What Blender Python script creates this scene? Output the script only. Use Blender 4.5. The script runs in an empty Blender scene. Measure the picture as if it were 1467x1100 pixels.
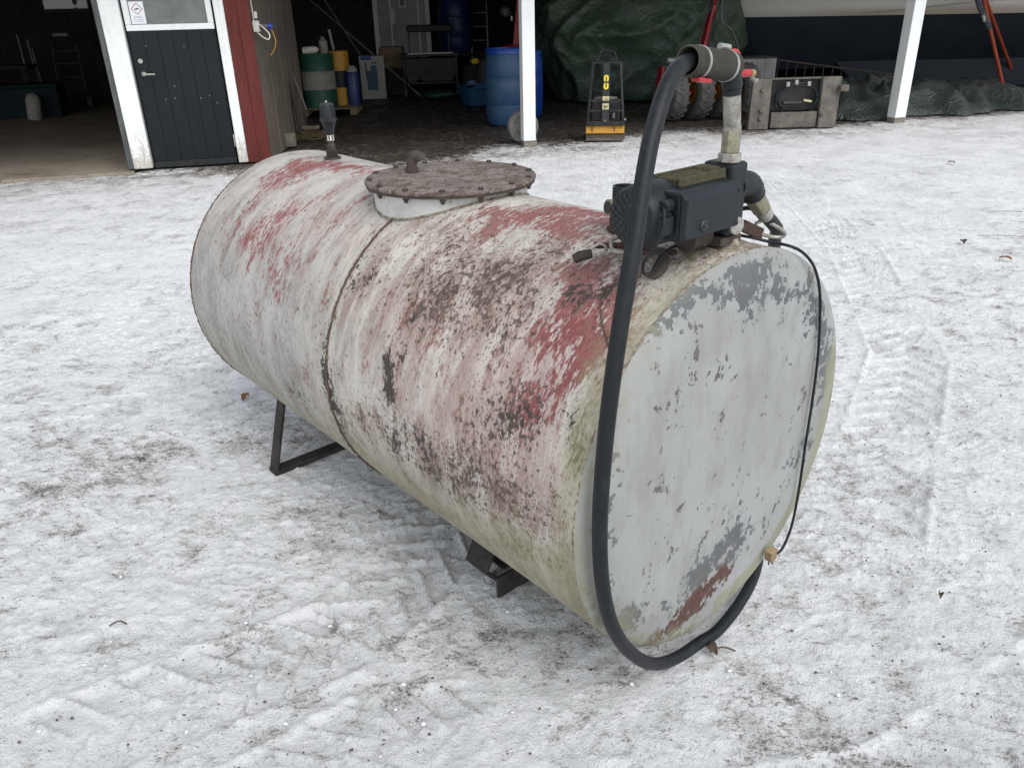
import bpy, math, random
import numpy as np
from mathutils import Vector, Matrix

random.seed(7)
rng = np.random.default_rng(11)
R_ = math.radians
S = bpy.context.scene
COL = S.collection

# ------------------------------------------------------------------ camera
CAM_PITCH, CAM_ROLL, CAM_H = 0.44299, -0.02597, 1.6
Fv = Vector((0, math.cos(CAM_PITCH), -math.sin(CAM_PITCH)))
U0 = Vector((0, math.sin(CAM_PITCH), math.cos(CAM_PITCH)))
R0 = Vector((1, 0, 0))
Rv = math.cos(CAM_ROLL) * R0 + math.sin(CAM_ROLL) * U0
Uv = -math.sin(CAM_ROLL) * R0 + math.cos(CAM_ROLL) * U0
cd = bpy.data.cameras.new('camera')
cam = bpy.data.objects.new('camera', cd)
COL.objects.link(cam)
m = Matrix((Rv, Uv, -Fv)).transposed().to_4x4()
m.translation = (0, 0, CAM_H)
cam.matrix_world = m
cd.sensor_fit = 'HORIZONTAL'
cd.sensor_width = 36
cd.lens = 36 * 1123.24 / 1467
cd.clip_start = 0.05
cd.clip_end = 600
S.camera = cam

# ------------------------------------------------------------------ sky, sun, exposure
W = bpy.data.worlds.new('World')
S.world = W
W.use_nodes = True
wn = W.node_tree
wn.nodes.clear()
sky = wn.nodes.new('ShaderNodeTexSky')
sky.sky_type = 'NISHITA'
sky.sun_disc = False
SUN_EL, SUN_AZ = R_(52), R_(150)          # azimuth clockwise from +Y
sky.sun_elevation = SUN_EL
sky.sun_rotation = SUN_AZ
hs = wn.nodes.new('ShaderNodeHueSaturation')
hs.inputs['Saturation'].default_value = 0.21   # overcast: almost colourless sky
bg = wn.nodes.new('ShaderNodeBackground')
bg.inputs['Strength'].default_value = 0.11
wo = wn.nodes.new('ShaderNodeOutputWorld')
wn.links.new(sky.outputs[0], hs.inputs['Color'])
wn.links.new(hs.outputs[0], bg.inputs['Color'])
wn.links.new(bg.outputs[0], wo.inputs['Surface'])
sd = bpy.data.lights.new('sun', 'SUN')
sd.energy = 0.8
sd.angle = R_(35)
sd.color = (1.0, 0.97, 0.93)
sun = bpy.data.objects.new('sun', sd)
COL.objects.link(sun)
dirv = Vector((math.sin(SUN_AZ) * math.cos(SUN_EL), math.cos(SUN_AZ) * math.cos(SUN_EL), math.sin(SUN_EL)))
sun.rotation_euler = dirv.to_track_quat('Z', 'Y').to_euler()
sun.location = (3, -4, 8)
S.view_settings.view_transform = 'Standard'
S.view_settings.look = 'None'
S.view_settings.exposure = 1.08
S.view_settings.gamma = 1.0
S.view_settings.use_curve_mapping = False


# ------------------------------------------------------------------ helpers
def at(px, py, Y):
    """the place at depth y = Y that was measured at this spot of the survey photograph"""
    d = Rv * ((px - 733.5) / 1123.24) - Uv * ((py - 550) / 1123.24) + Fv
    return Vector((0, 0, CAM_H)) + d * (Y / d.y)


class G:
    def __init__(s):
        s.v = []
        s.f = []

    def add(s, vs, fs):
        o = len(s.v)
        s.v += [tuple(v) for v in vs]
        s.f += [tuple(i + o for i in f) for f in fs]
        return s

    def box(s, c, d, M=None):
        x, y, z = d[0] / 2, d[1] / 2, d[2] / 2
        P = [Vector((a * x, b * y, e * z)) for e in (-1, 1) for b in (-1, 1) for a in (-1, 1)]
        c = Vector(c)
        P = [(M @ p if M else p) + c for p in P]
        return s.add(P, [(0, 2, 3, 1), (4, 5, 7, 6), (0, 1, 5, 4), (2, 6, 7, 3), (0, 4, 6, 2), (1, 3, 7, 5)])

    def hexa(s, lo, hi):
        """eight corners: four below, four above, same winding"""
        return s.add(list(lo) + list(hi), [(3, 2, 1, 0), (4, 5, 6, 7), (0, 1, 5, 4), (1, 2, 6, 5), (2, 3, 7, 6), (3, 0, 4, 7)])

    def bar(s, a, b, w, h, up=(0, 0, 1)):
        a, b = Vector(a), Vector(b)
        d = (b - a).normalized()
        r = d.cross(Vector(up))
        if r.length < 1e-4:
            r = d.cross(Vector((1, 0, 0)))
        r.normalize()
        u = r.cross(d)
        q = lambda p: [p - r * w / 2 - u * h / 2, p + r * w / 2 - u * h / 2, p + r * w / 2 + u * h / 2, p - r * w / 2 + u * h / 2]
        return s.hexa(q(a), q(b))

    def tube(s, pts, r, n=10, caps=True):
        pts = [Vector(p) for p in pts]
        N = len(pts)
        rr = r if hasattr(r, '__len__') else [r] * N
        t0 = (pts[1] - pts[0]).normalized()
        x = t0.orthogonal().normalized()
        o = len(s.v)
        for i, p in enumerate(pts):
            t = (pts[min(i + 1, N - 1)] - pts[max(i - 1, 0)])
            if t.length < 1e-9:
                t = t0
            t.normalize()
            x = (x - t * x.dot(t))
            if x.length < 1e-6:
                x = t.orthogonal()
            x.normalize()
            y = t.cross(x)
            for k in range(n):
                a = 2 * math.pi * k / n
                s.v.append(tuple(p + (x * math.cos(a) + y * math.sin(a)) * rr[i]))
        for i in range(N - 1):
            for k in range(n):
                k2 = (k + 1) % n
                s.f.append((o + i * n + k, o + i * n + k2, o + (i + 1) * n + k2, o + (i + 1) * n + k))
        if caps:
            s.f.append(tuple(o + k for k in range(n))[::-1])
            s.f.append(tuple(o + (N - 1) * n + k for k in range(n)))
        return s

    def cyl(s, a, b, r, r2=None, n=20):
        return s.tube([a, b], [r, r if r2 is None else r2], n)

    def lathe(s, prof, o, axis=(0, 0, 1), n=24):
        """profile of (radius, height) pairs turned about an axis; radius 0 closes it"""
        o = Vector(o)
        ax = Vector(axis).normalized()
        x = ax.orthogonal().normalized()
        y = ax.cross(x)
        rings = []
        for r, h in prof:
            b = len(s.v)
            if r < 1e-6:
                s.v.append(tuple(o + ax * h))
                rings.append([b])
            else:
                for k in range(n):
                    a = 2 * math.pi * k / n
                    s.v.append(tuple(o + ax * h + (x * math.cos(a) + y * math.sin(a)) * r))
                rings.append([b + k for k in range(n)])
        for A, B in zip(rings, rings[1:]):
            for k in range(n):
                k2 = (k + 1) % n
                if len(A) == 1 and len(B) == 1:
                    continue
                if len(A) == 1:
                    s.f.append((A[0], B[k2], B[k]))
                elif len(B) == 1:
                    s.f.append((A[k], A[k2], B[0]))
                else:
                    s.f.append((A[k], A[k2], B[k2], B[k]))
        return s

    def grid(s, fn, nu, nv, wrap=False):
        o = len(s.v)
        for j in range(nv + 1):
            for i in range(nu if wrap else nu + 1):
                s.v.append(tuple(fn(i / nu, j / nv)))
        w = nu if wrap else nu + 1
        for j in range(nv):
            for i in range(nu):
                i2 = (i + 1) % w
                s.f.append((o + j * w + i, o + j * w + i2, o + (j + 1) * w + i2, o + (j + 1) * w + i))
        return s

    def blob(s, c, r, n=8, m=6, rough=0.0):
        c = Vector(c)
        r = r if hasattr(r, '__len__') else (r, r, r)

        def fn(u, v):
            a, b = 2 * math.pi * u, math.pi * (v - 0.5)
            k = 1 + rough * math.sin(5.3 * a + 7 * b + c.x * 9) * math.cos(4 * b + 3 * a + c.y * 7)
            return (c.x + r[0] * k * math.cos(a) * math.cos(b), c.y + r[1] * k * math.sin(a) * math.cos(b), c.z + r[2] * k * math.sin(b))
        return s.grid(fn, n, m, True)

    def build(s, name, mat, parent=None, smooth=True, bevel=0, ang=35):
        me = bpy.data.meshes.new(name)
        me.from_pydata(s.v, [], s.f)
        me.update()
        if smooth:
            me.shade_smooth()
            me.set_sharp_from_angle(angle=R_(ang))
        o = bpy.data.objects.new(name, me)
        COL.objects.link(o)
        if mat:
            me.materials.append(mat)
        if parent:
            o.parent = parent
        if bevel:
            b = o.modifiers.new('bevel', 'BEVEL')
            b.width = bevel
            b.segments = 2
            b.limit_method = 'ANGLE'
            b.angle_limit = R_(40)
        return o


def tag(o, label, cat, group=None):
    o['label'] = label
    o['category'] = cat
    if group:
        o['group'] = group
    return o


def thing(name, label, cat, loc=(0, 0, 0), rz=0, group=None):
    o = bpy.data.objects.new(name, None)
    o.empty_display_size = 0.1
    COL.objects.link(o)
    o.location = loc
    o.rotation_euler = (0, 0, rz)
    return tag(o, label, cat, group)


def structure(o):
    o['kind'] = 'structure'
    return o


def stuff(o):
    o['kind'] = 'stuff'
    return o


def smoothpath(pts, k=8):
    P = [Vector(p) for p in pts]
    out = []
    for i in range(len(P) - 1):
        a, b, c, d = P[max(i - 1, 0)], P[i], P[i + 1], P[min(i + 2, len(P) - 1)]
        for j in range(k):
            t = j / k
            out.append(0.5 * ((2 * b) + (c - a) * t + (2 * a - 5 * b + 4 * c - d) * t * t + (3 * b - a - 3 * c + d) * t ** 3))
    out.append(P[-1])
    return out


# ---- numpy noise for real relief
_T = rng.random((256, 256)).astype(np.float32)


def vnoise(x, y):
    xi, yi = np.floor(x).astype(int), np.floor(y).astype(int)
    fx, fy = x - xi, y - yi
    fx = fx * fx * (3 - 2 * fx)
    fy = fy * fy * (3 - 2 * fy)
    a = _T[xi & 255, yi & 255]
    b = _T[(xi + 1) & 255, yi & 255]
    c = _T[xi & 255, (yi + 1) & 255]
    d = _T[(xi + 1) & 255, (yi + 1) & 255]
    return (a * (1 - fx) + b * fx) * (1 - fy) + (c * (1 - fx) + d * fx) * fy


def fbm(x, y, f, oct=4, g=0.5, ox=0.0):
    h, a, n = 0, 1, 0
    for i in range(oct):
        h = h + a * vnoise(x * f + ox + 17.3 * i, y * f + ox * 1.7 + 9.1 * i)
        n += a
        a *= g
        f *= 2.03
    return h / n


def sstep(a, b, x):
    t = np.clip((x - a) / (b - a), 0, 1)
    return t * t * (3 - 2 * t)


# ---- shader helper
class NT:
    def __init__(s, name):
        s.m = bpy.data.materials.new(name)
        s.m.use_nodes = True
        s.t = s.m.node_tree
        s.b = s.t.nodes['Principled BSDF']

    def n(s, typ, **kw):
        q = s.t.nodes.new(typ)
        for k, v in kw.items():
            setattr(q, k, v)
        return q

    def l(s, a, b):
        s.t.links.new(a, b)

    def put(s, sock, v):
        if isinstance(v, bpy.types.NodeSocket):
            s.l(v, sock)
        elif isinstance(v, tuple) and len(v) == 3 and sock.type == 'RGBA':
            sock.default_value = (*v, 1)
        else:
            sock.default_value = v

    def obj(s):
        return s.n('ShaderNodeTexCoord').outputs['Object']

    def uv(s):
        return s.n('ShaderNodeTexCoord').outputs['UV']

    def scale(s, v, k):
        q = s.n('ShaderNodeVectorMath', operation='MULTIPLY')
        s.l(v, q.inputs[0])
        q.inputs[1].default_value = k
        return q.outputs[0]

    def noise(s, v, sc, det=4, rough=0.55, dist=0.0):
        q = s.n('ShaderNodeTexNoise')
        s.l(v, q.inputs['Vector'])
        q.inputs['Scale'].default_value = sc
        q.inputs['Detail'].default_value = det
        q.inputs['Roughness'].default_value = rough
        q.inputs['Distortion'].default_value = dist
        return q.outputs['Fac']

    def voro(s, v, sc, feature='F1'):
        q = s.n('ShaderNodeTexVoronoi', feature=feature)
        s.l(v, q.inputs['Vector'])
        q.inputs['Scale'].default_value = sc
        return q.outputs['Distance']

    def math(s, op, a, b=0.0, c=0.0, clamp=False):
        q = s.n('ShaderNodeMath', operation=op, use_clamp=clamp)
        s.put(q.inputs[0], a)
        s.put(q.inputs[1], b)
        if op == 'MULTIPLY_ADD':
            s.put(q.inputs[2], c)
        return q.outputs[0]

    def step(s, x, a, b):
        q = s.n('ShaderNodeMapRange', interpolation_type='SMOOTHSTEP')
        s.put(q.inputs['Value'], x)
        q.inputs['From Min'].default_value = a
        q.inputs['From Max'].default_value = b
        return q.outputs[0]

    def attr(s, name):
        q = s.n('ShaderNodeAttribute', attribute_name=name)
        return q.outputs['Fac']

    def mix(s, f, a, b):
        q = s.n('ShaderNodeMix', data_type='RGBA')
        s.put(q.inputs[0], f)
        s.put(q.inputs[6], a)
        s.put(q.inputs[7], b)
        return q.outputs[2]

    def bump(s, h, st=0.3, d=0.01, prev=None):
        q = s.n('ShaderNodeBump')
        q.inputs['Strength'].default_value = st
        q.inputs['Distance'].default_value = d
        s.l(h, q.inputs['Height'])
        if prev:
            s.l(prev, q.inputs['Normal'])
        return q.outputs[0]

    def out(s, col, rough=0.6, metal=0.0, normal=None, spec=0.5):
        s.put(s.b.inputs['Base Color'], col)
        s.put(s.b.inputs['Roughness'], rough)
        s.put(s.b.inputs['Metallic'], metal)
        s.b.inputs['Specular IOR Level'].default_value = spec
        if normal:
            s.l(normal, s.b.inputs['Normal'])
        return s.m


def worn(name, col, col2, amt=0.4, sc=14.0, rough=0.55, metal=0.0, bump=0.15, dirt=None, stretch=(1, 1, 1), spec=0.5):
    """paint, plastic, rust, wood: two tones broken by noise, an optional speckled third tone, fine relief"""
    t = NT(name)
    v = t.scale(t.obj(), stretch)
    a = t.noise(v, sc, 6, 0.6)
    b = t.noise(v, sc * 5.3, 4, 0.6)
    c = t.mix(t.step(t.math('MULTIPLY_ADD', b, 0.35, t.math('MULTIPLY', a, 0.65)), 0.62 - amt * 0.5, 0.72 - amt * 0.2), col, col2)
    if dirt:
        d = t.noise(v, sc * 2.1, 8, 0.7, 0.4)
        c = t.mix(t.step(d, 0.60, 0.70), c, dirt)
    r = t.math('MULTIPLY_ADD', a, 0.3, rough - 0.15)
    return t.out(c, r, metal, t.bump(t.math('ADD', a, b), bump, 0.004), spec)


M = {}
M['black_rubber'] = worn('black_rubber', (0.007, 0.009, 0.012), (0.017, 0.019, 0.022), 0.3, 25, 0.5, bump=0.08, spec=0.3)
M['rubber_sleeve'] = worn('rubber_sleeve', (0.030, 0.030, 0.025), (0.05, 0.048, 0.04), 0.5, 30, 0.8, bump=0.2, spec=0.25)
M['sleeve_rim'] = worn('sleeve_rim', (0.07, 0.065, 0.04), (0.04, 0.038, 0.028), 0.5, 60, 0.8)
M['clamp_steel'] = worn('clamp_steel', (0.42, 0.42, 0.40), (0.26, 0.25, 0.23), 0.45, 60, 0.45, 0.5)
M['zinc'] = worn('zinc', (0.42, 0.42, 0.39), (0.22, 0.20, 0.17), 0.45, 45, 0.5, 0.55, dirt=(0.13, 0.09, 0.06))
M['olive_zinc'] = worn('olive_zinc', (0.30, 0.29, 0.20), (0.18, 0.17, 0.12), 0.45, 40, 0.45, 0.45, dirt=(0.1, 0.09, 0.06))
M['pump_grey'] = worn('pump_grey', (0.009, 0.013, 0.017), (0.017, 0.021, 0.024), 0.4, 22, 0.5, bump=0.06, dirt=(0.035, 0.036, 0.03), spec=0.3)
M['box_grey'] = worn('box_grey', (0.008, 0.012, 0.017), (0.013, 0.018, 0.023), 0.35, 16, 0.45, bump=0.03, spec=0.3)
M['mossy_metal'] = worn('mossy_metal', (0.055, 0.053, 0.033), (0.085, 0.08, 0.05), 0.5, 55, 0.9, bump=0.5, dirt=(0.022, 0.022, 0.018), spec=0.2)
M['rust'] = worn('rust', (0.075, 0.036, 0.024), (0.042, 0.025, 0.019), 0.5, 40, 0.85, 0.1, 0.35)
M['rust_dark'] = worn('rust_dark', (0.045, 0.036, 0.031), (0.075, 0.058, 0.046), 0.4, 30, 0.75, 0.1, 0.35)
M['leg_steel'] = worn('leg_steel', (0.026, 0.024, 0.023), (0.055, 0.048, 0.042), 0.4, 18, 0.75, 0.1, 0.25, spec=0.3)
M['dark_plastic'] = worn('dark_plastic', (0.012, 0.014, 0.018), (0.03, 0.033, 0.036), 0.3, 30, 0.5, spec=0.35)
M['red_plastic'] = worn('red_plastic', (0.42, 0.014, 0.022), (0.28, 0.012, 0.018), 0.3, 30, 0.4)
M['brass'] = worn('brass', (0.42, 0.32, 0.18), (0.25, 0.18, 0.1), 0.4, 60, 0.35, 0.8)
M['plug_tan'] = worn('plug_tan', (0.32, 0.25, 0.16), (0.22, 0.125, 0.06), 0.5, 45, 0.65, dirt=(0.11, 0.085, 0.06))
M['white_paint'] = worn('white_paint', (0.76, 0.78, 0.77), (0.66, 0.68, 0.67), 0.25, 6, 0.55, bump=0.15, stretch=(4, 4, 0.6))
M['white_dirty'] = worn('white_dirty', (0.76, 0.78, 0.765), (0.66, 0.67, 0.64), 0.3, 7, 0.6, bump=0.15, dirt=(0.60, 0.585, 0.54), stretch=(2, 2, 0.7))
def splashed(name, col, dirt, top):
    t = NT(name)
    v = t.obj()
    z = t.n('ShaderNodeSeparateXYZ')
    t.l(v, z.inputs[0])
    a = t.noise(t.scale(v, (4, 4, 0.7)), 6, 7, 0.65)
    b = t.noise(v, 38, 6, 0.7)
    c = t.mix(t.step(a, 0.45, 0.75), col, tuple(x * 0.86 for x in col))
    h = t.math('MULTIPLY_ADD', z.outputs[2], -1.0 / top, 1.0)
    k = t.math('ADD', h, t.math('ADD', t.math('MULTIPLY', t.math('SUBTRACT', a, 0.5), 1.8), t.math('MULTIPLY', t.math('SUBTRACT', b, 0.5), 2.2)))
    c = t.mix(t.math('MULTIPLY', t.step(k, 0.35, 1.0), 0.75), c, dirt)
    c = t.mix(t.step(b, 0.70, 0.74), c, tuple(x * 0.6 for x in col))
    return t.out(c, 0.6, 0, t.bump(t.math('ADD', a, b), 0.25, 0.004), 0.35)


M['white_dirty'] = splashed('white_dirty', (0.77, 0.79, 0.775), (0.40, 0.37, 0.31), 0.55)
M['red_paint'] = worn('red_paint', (0.115, 0.025, 0.021), (0.085, 0.020, 0.018), 0.4, 7, 0.75, bump=0.25, stretch=(4, 4, 0.5), spec=0.25)
M['door_blue'] = worn('door_blue', (0.005, 0.008, 0.011), (0.009, 0.0125, 0.016), 0.4, 6, 0.5, bump=0.1, stretch=(3, 3, 0.5), spec=0.25)
M['door_kick'] = worn('door_kick', (0.022, 0.025, 0.026), (0.012, 0.014, 0.016), 0.5, 10, 0.6, dirt=(0.06, 0.058, 0.05), spec=0.3)
M['jamb_grey'] = worn('jamb_grey', (0.11, 0.12, 0.12), (0.06, 0.065, 0.065), 0.5, 8, 0.6, stretch=(3, 3, 0.5))
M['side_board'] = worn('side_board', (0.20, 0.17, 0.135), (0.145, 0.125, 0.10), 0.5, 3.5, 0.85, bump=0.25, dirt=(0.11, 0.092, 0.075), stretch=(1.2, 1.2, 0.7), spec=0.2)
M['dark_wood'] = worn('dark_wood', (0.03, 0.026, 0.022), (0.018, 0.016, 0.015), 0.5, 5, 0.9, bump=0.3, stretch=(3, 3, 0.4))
M['roof_steel'] = worn('roof_steel', (0.12, 0.05, 0.04), (0.09, 0.04, 0.03), 0.4, 3, 0.6)
M['blue_drum'] = worn('blue_drum', (0.024, 0.075, 0.17), (0.04, 0.10, 0.19), 0.5, 6, 0.5, bump=0.08, dirt=(0.07, 0.11, 0.15))
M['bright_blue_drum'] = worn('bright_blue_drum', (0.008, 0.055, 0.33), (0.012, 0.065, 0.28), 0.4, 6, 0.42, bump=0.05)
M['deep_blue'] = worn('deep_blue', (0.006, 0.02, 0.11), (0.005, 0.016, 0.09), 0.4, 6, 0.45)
M['tub_blue'] = worn('tub_blue', (0.008, 0.07, 0.17), (0.01, 0.06, 0.13), 0.5, 9, 0.5)
M['drum_green'] = worn('drum_green', (0.012, 0.085, 0.05), (0.009, 0.06, 0.036), 0.5, 8, 0.5, 0.1, dirt=(0.03, 0.05, 0.04))
M['drum_white'] = worn('drum_white', (0.30, 0.285, 0.24), (0.20, 0.185, 0.15), 0.5, 5, 0.6, dirt=(0.09, 0.08, 0.07))
M['yellow'] = worn('yellow', (0.48, 0.235, 0.010), (0.36, 0.17, 0.008), 0.4, 12, 0.5, dirt=(0.15, 0.09, 0.03))
M['lemon'] = worn('lemon', (0.78, 0.62, 0.03), (0.7, 0.55, 0.03), 0.3, 20, 0.5)
M['label_pale'] = worn('label_pale', (0.52, 0.48, 0.28), (0.42, 0.38, 0.22), 0.4, 30, 0.6)
M['frame_black'] = worn('frame_black', (0.012, 0.013, 0.015), (0.03, 0.031, 0.034), 0.4, 14, 0.55, spec=0.35)
M['engine_dark'] = worn('engine_dark', (0.02, 0.02, 0.022), (0.05, 0.05, 0.05), 0.4, 30, 0.6, 0.3)
M['plate_rust'] = worn('plate_rust', (0.16, 0.135, 0.115), (0.10, 0.08, 0.065), 0.5, 14, 0.8, dirt=(0.22, 0.2, 0.18))
M['tyre'] = worn('tyre', (0.085, 0.086, 0.083), (0.13, 0.127, 0.118), 0.5, 15, 0.85, bump=0.25, spec=0.2)
M['rim_yellow'] = worn('rim_yellow', (0.40, 0.21, 0.01), (0.2, 0.1, 0.01), 0.5, 10, 0.6)
M['machine_red'] = worn('machine_red', (0.26, 0.010, 0.016), (0.16, 0.008, 0.012), 0.4, 10, 0.5, dirt=(0.06, 0.016, 0.016))
M['cabinet_grey'] = worn('cabinet_grey', (0.26, 0.26, 0.26), (0.20, 0.20, 0.20), 0.4, 6, 0.6, dirt=(0.13, 0.13, 0.125))
M['amber'] = worn('amber', (0.75, 0.16, 0.01), (0.85, 0.30, 0.02), 0.4, 40, 0.3)
M['attach_grey'] = worn('attach_grey', (0.155, 0.14, 0.12), (0.09, 0.08, 0.07), 0.5, 9, 0.85, bump=0.35, dirt=(0.26, 0.245, 0.22))
M['attach_black'] = worn('attach_black', (0.03, 0.03, 0.03), (0.06, 0.058, 0.054), 0.4, 11, 0.7)
M['orange_steel'] = worn('orange_steel', (0.42, 0.065, 0.025), (0.30, 0.05, 0.02), 0.4, 14, 0.55)
M['strap_blue'] = worn('strap_blue', (0.02, 0.045, 0.10), (0.18, 0.14, 0.06), 0.4, 25, 0.7)
M['concrete_disc'] = worn('concrete_disc', (0.20, 0.195, 0.18), (0.14, 0.135, 0.125), 0.4, 14, 0.9)
M['stone'] = worn('stone', (0.24, 0.22, 0.19), (0.15, 0.14, 0.12), 0.5, 14, 0.95, bump=0.4)
M['straw'] = worn('straw', (0.22, 0.17, 0.085), (0.12, 0.09, 0.045), 0.5, 30, 0.95, bump=0.4)
M['pallet_wood'] = worn('pallet_wood', (0.20, 0.155, 0.095), (0.13, 0.10, 0.06), 0.5, 12, 0.9, bump=0.3)
M['handle_wood'] = worn('handle_wood', (0.26, 0.22, 0.17), (0.18, 0.15, 0.11), 0.4, 25, 0.8)
M['carton_white'] = worn('carton_white', (0.36, 0.36, 0.33), (0.30, 0.30, 0.275), 0.4, 6, 0.8)
M['carton_brown'] = worn('carton_brown', (0.20, 0.15, 0.09), (0.16, 0.12, 0.075), 0.4, 8, 0.85)
M['print_teal'] = worn('print_teal', (0.02, 0.07, 0.10), (0.035, 0.09, 0.12), 0.4, 12, 0.6)
M['print_blue'] = worn('print_blue', (0.02, 0.035, 0.22), (0.03, 0.05, 0.22), 0.4, 12, 0.6)
M['aluminium'] = worn('aluminium', (0.30, 0.31, 0.31), (0.2, 0.2, 0.2), 0.4, 20, 0.45, 0.5)
M['steel_door'] = worn('steel_door', (0.34, 0.37, 0.36), (0.27, 0.30, 0.29), 0.4, 3, 0.55, bump=0.05)
M['white_plastic'] = worn('white_plastic', (0.68, 0.66, 0.60), (0.56, 0.54, 0.48), 0.3, 25, 0.5)
M['plug_blue'] = worn('plug_blue', (0.02, 0.05, 0.35), (0.02, 0.045, 0.28), 0.3, 30, 0.5)
M['cable_ochre'] = worn('cable_ochre', (0.38, 0.21, 0.05), (0.28, 0.15, 0.035), 0.4, 30, 0.6)
M['sign_white'] = worn('sign_white', (0.76, 0.79, 0.82), (0.72, 0.75, 0.78), 0.2, 9, 0.4, bump=0.02)
M['sign_red'] = worn('sign_red', (0.42, 0.06, 0.12), (0.38, 0.055, 0.11), 0.2, 40, 0.5, bump=0.02)
M['sign_black'] = worn('sign_black', (0.02, 0.02, 0.022), (0.03, 0.03, 0.03), 0.2, 40, 0.5, bump=0.02)
M['sign_ink'] = worn('sign_ink', (0.11, 0.14, 0.16), (0.13, 0.16, 0.18), 0.2, 40, 0.5, bump=0.02)
M['pane'] = worn('pane', (0.10, 0.115, 0.11), (0.15, 0.16, 0.155), 0.5, 2.2, 0.2, bump=0.01)  # opaque grey base partly stands in for sky reflected in the glass
M['boat_navy'] = worn('boat_navy', (0.010, 0.018, 0.030), (0.016, 0.024, 0.036), 0.4, 2.5, 0.7, bump=0.1)
M['leaf_brown'] = worn('leaf_brown', (0.24, 0.09, 0.035), (0.15, 0.06, 0.03), 0.4, 60, 0.8)
M['leaf_dark'] = worn('leaf_dark', (0.06, 0.045, 0.03), (0.10, 0.07, 0.045), 0.4, 60, 0.85)
M['teal_box'] = worn('teal_box', (0.004, 0.018, 0.022), (0.004, 0.014, 0.018), 0.4, 6, 0.7, spec=0.2)
M['tool_grey'] = worn('tool_grey', (0.05, 0.052, 0.055), (0.035, 0.037, 0.04), 0.4, 10, 0.7)  # dull grey for tools, bins and a sack
M['tool_pale'] = worn('tool_pale', (0.30, 0.28, 0.25), (0.2, 0.19, 0.17), 0.4, 16, 0.7)


def tarp_mat(name, c1, c2):
    t = NT(name)
    v = t.obj()
    a = t.noise(v, 1.6, 6, 0.6, 0.6)
    b = t.noise(v, 7, 5, 0.6, 1.2)
    w = t.noise(t.scale(v, (1, 1, 0.35)), 5, 6, 0.65, 1.5)
    nv = t.n('ShaderNodeTexNoise')
    t.l(v, nv.inputs['Vector'])
    nv.inputs['Scale'].default_value = 1.7
    nv.inputs['Detail'].default_value = 3
    wv = t.n('ShaderNodeVectorMath', operation='MULTIPLY_ADD')
    t.l(nv.outputs['Color'], wv.inputs[0])
    wv.inputs[1].default_value = (0.9, 0.9, 0.9)
    t.l(v, wv.inputs[2])
    cr = t.voro(wv.outputs[0], 2.3, 'DISTANCE_TO_EDGE')
    cr2 = t.voro(wv.outputs[0], 6.5, 'DISTANCE_TO_EDGE')
    crease = t.math('ADD', t.step(cr, 0.07, 0.0), t.math('MULTIPLY', t.step(cr2, 0.10, 0.0), 0.4))
    r = t.math('SUBTRACT', t.math('ABSOLUTE', t.math('SUBTRACT', w, 0.5)), t.math('MULTIPLY', crease, 0.25))
    c = t.mix(t.step(a, 0.35, 0.65), c1, c2)
    nb = t.bump(t.math('ADD', t.math('MULTIPLY', r, -1.5), b), 0.5, 0.05)
    return t.out(c, t.math('MULTIPLY_ADD', b, 0.3, 0.22), 0, nb)


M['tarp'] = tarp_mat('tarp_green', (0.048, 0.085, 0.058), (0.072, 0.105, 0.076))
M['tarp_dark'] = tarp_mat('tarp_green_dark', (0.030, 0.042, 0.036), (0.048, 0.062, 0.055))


def hull_mat():
    t = NT('hull_white')
    v = t.obj()
    z = t.n('ShaderNodeSeparateXYZ')
    t.l(v, z.inputs[0])
    n = t.noise(t.scale(v, (1, 1, 3)), 1.8, 6, 0.6)
    stain = t.math('MULTIPLY', t.step(t.math('MULTIPLY_ADD', n, 0.12, z.outputs[2]), 1.62, 1.48), t.step(z.outputs[0], 4, 7))
    c = t.mix(t.math('MULTIPLY', stain, 0.6), (0.72, 0.71, 0.67), (0.36, 0.29, 0.17))
    return t.out(c, 0.35)


M['hull_white'] = hull_mat()


# ------------------------------------------------------------------ ground
TH = math.atan(0.247)
CB, SB = math.cos(TH), math.sin(TH)
FO = Vector((0, 10.52, 0))


def fw(u, v, z=0.0):
    """front-of-barn frame: u along the front, v into the barn"""
    return Vector((FO.x + u * CB - v * SB, FO.y + u * SB + v * CB, z))


def axis_points(a0, a1, step, out0, out1, g):
    mid = list(np.arange(a0, a1 + 1e-9, step))
    lo, hi, s, p = [], [], step, a0
    while p > out0:
        s *= g
        p -= s
        lo.append(p)
    s, p = step, a1
    while p < out1:
        s *= g
        p += s
        hi.append(p)
    return np.array(lo[::-1] + mid + hi)


PSI = 2.276073
CT = Vector((0.510108, 1.652450, 0))
TA = Vector((math.cos(PSI), math.sin(PSI), 0))
TB = Vector((-math.sin(PSI), math.cos(PSI), 0))


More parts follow.
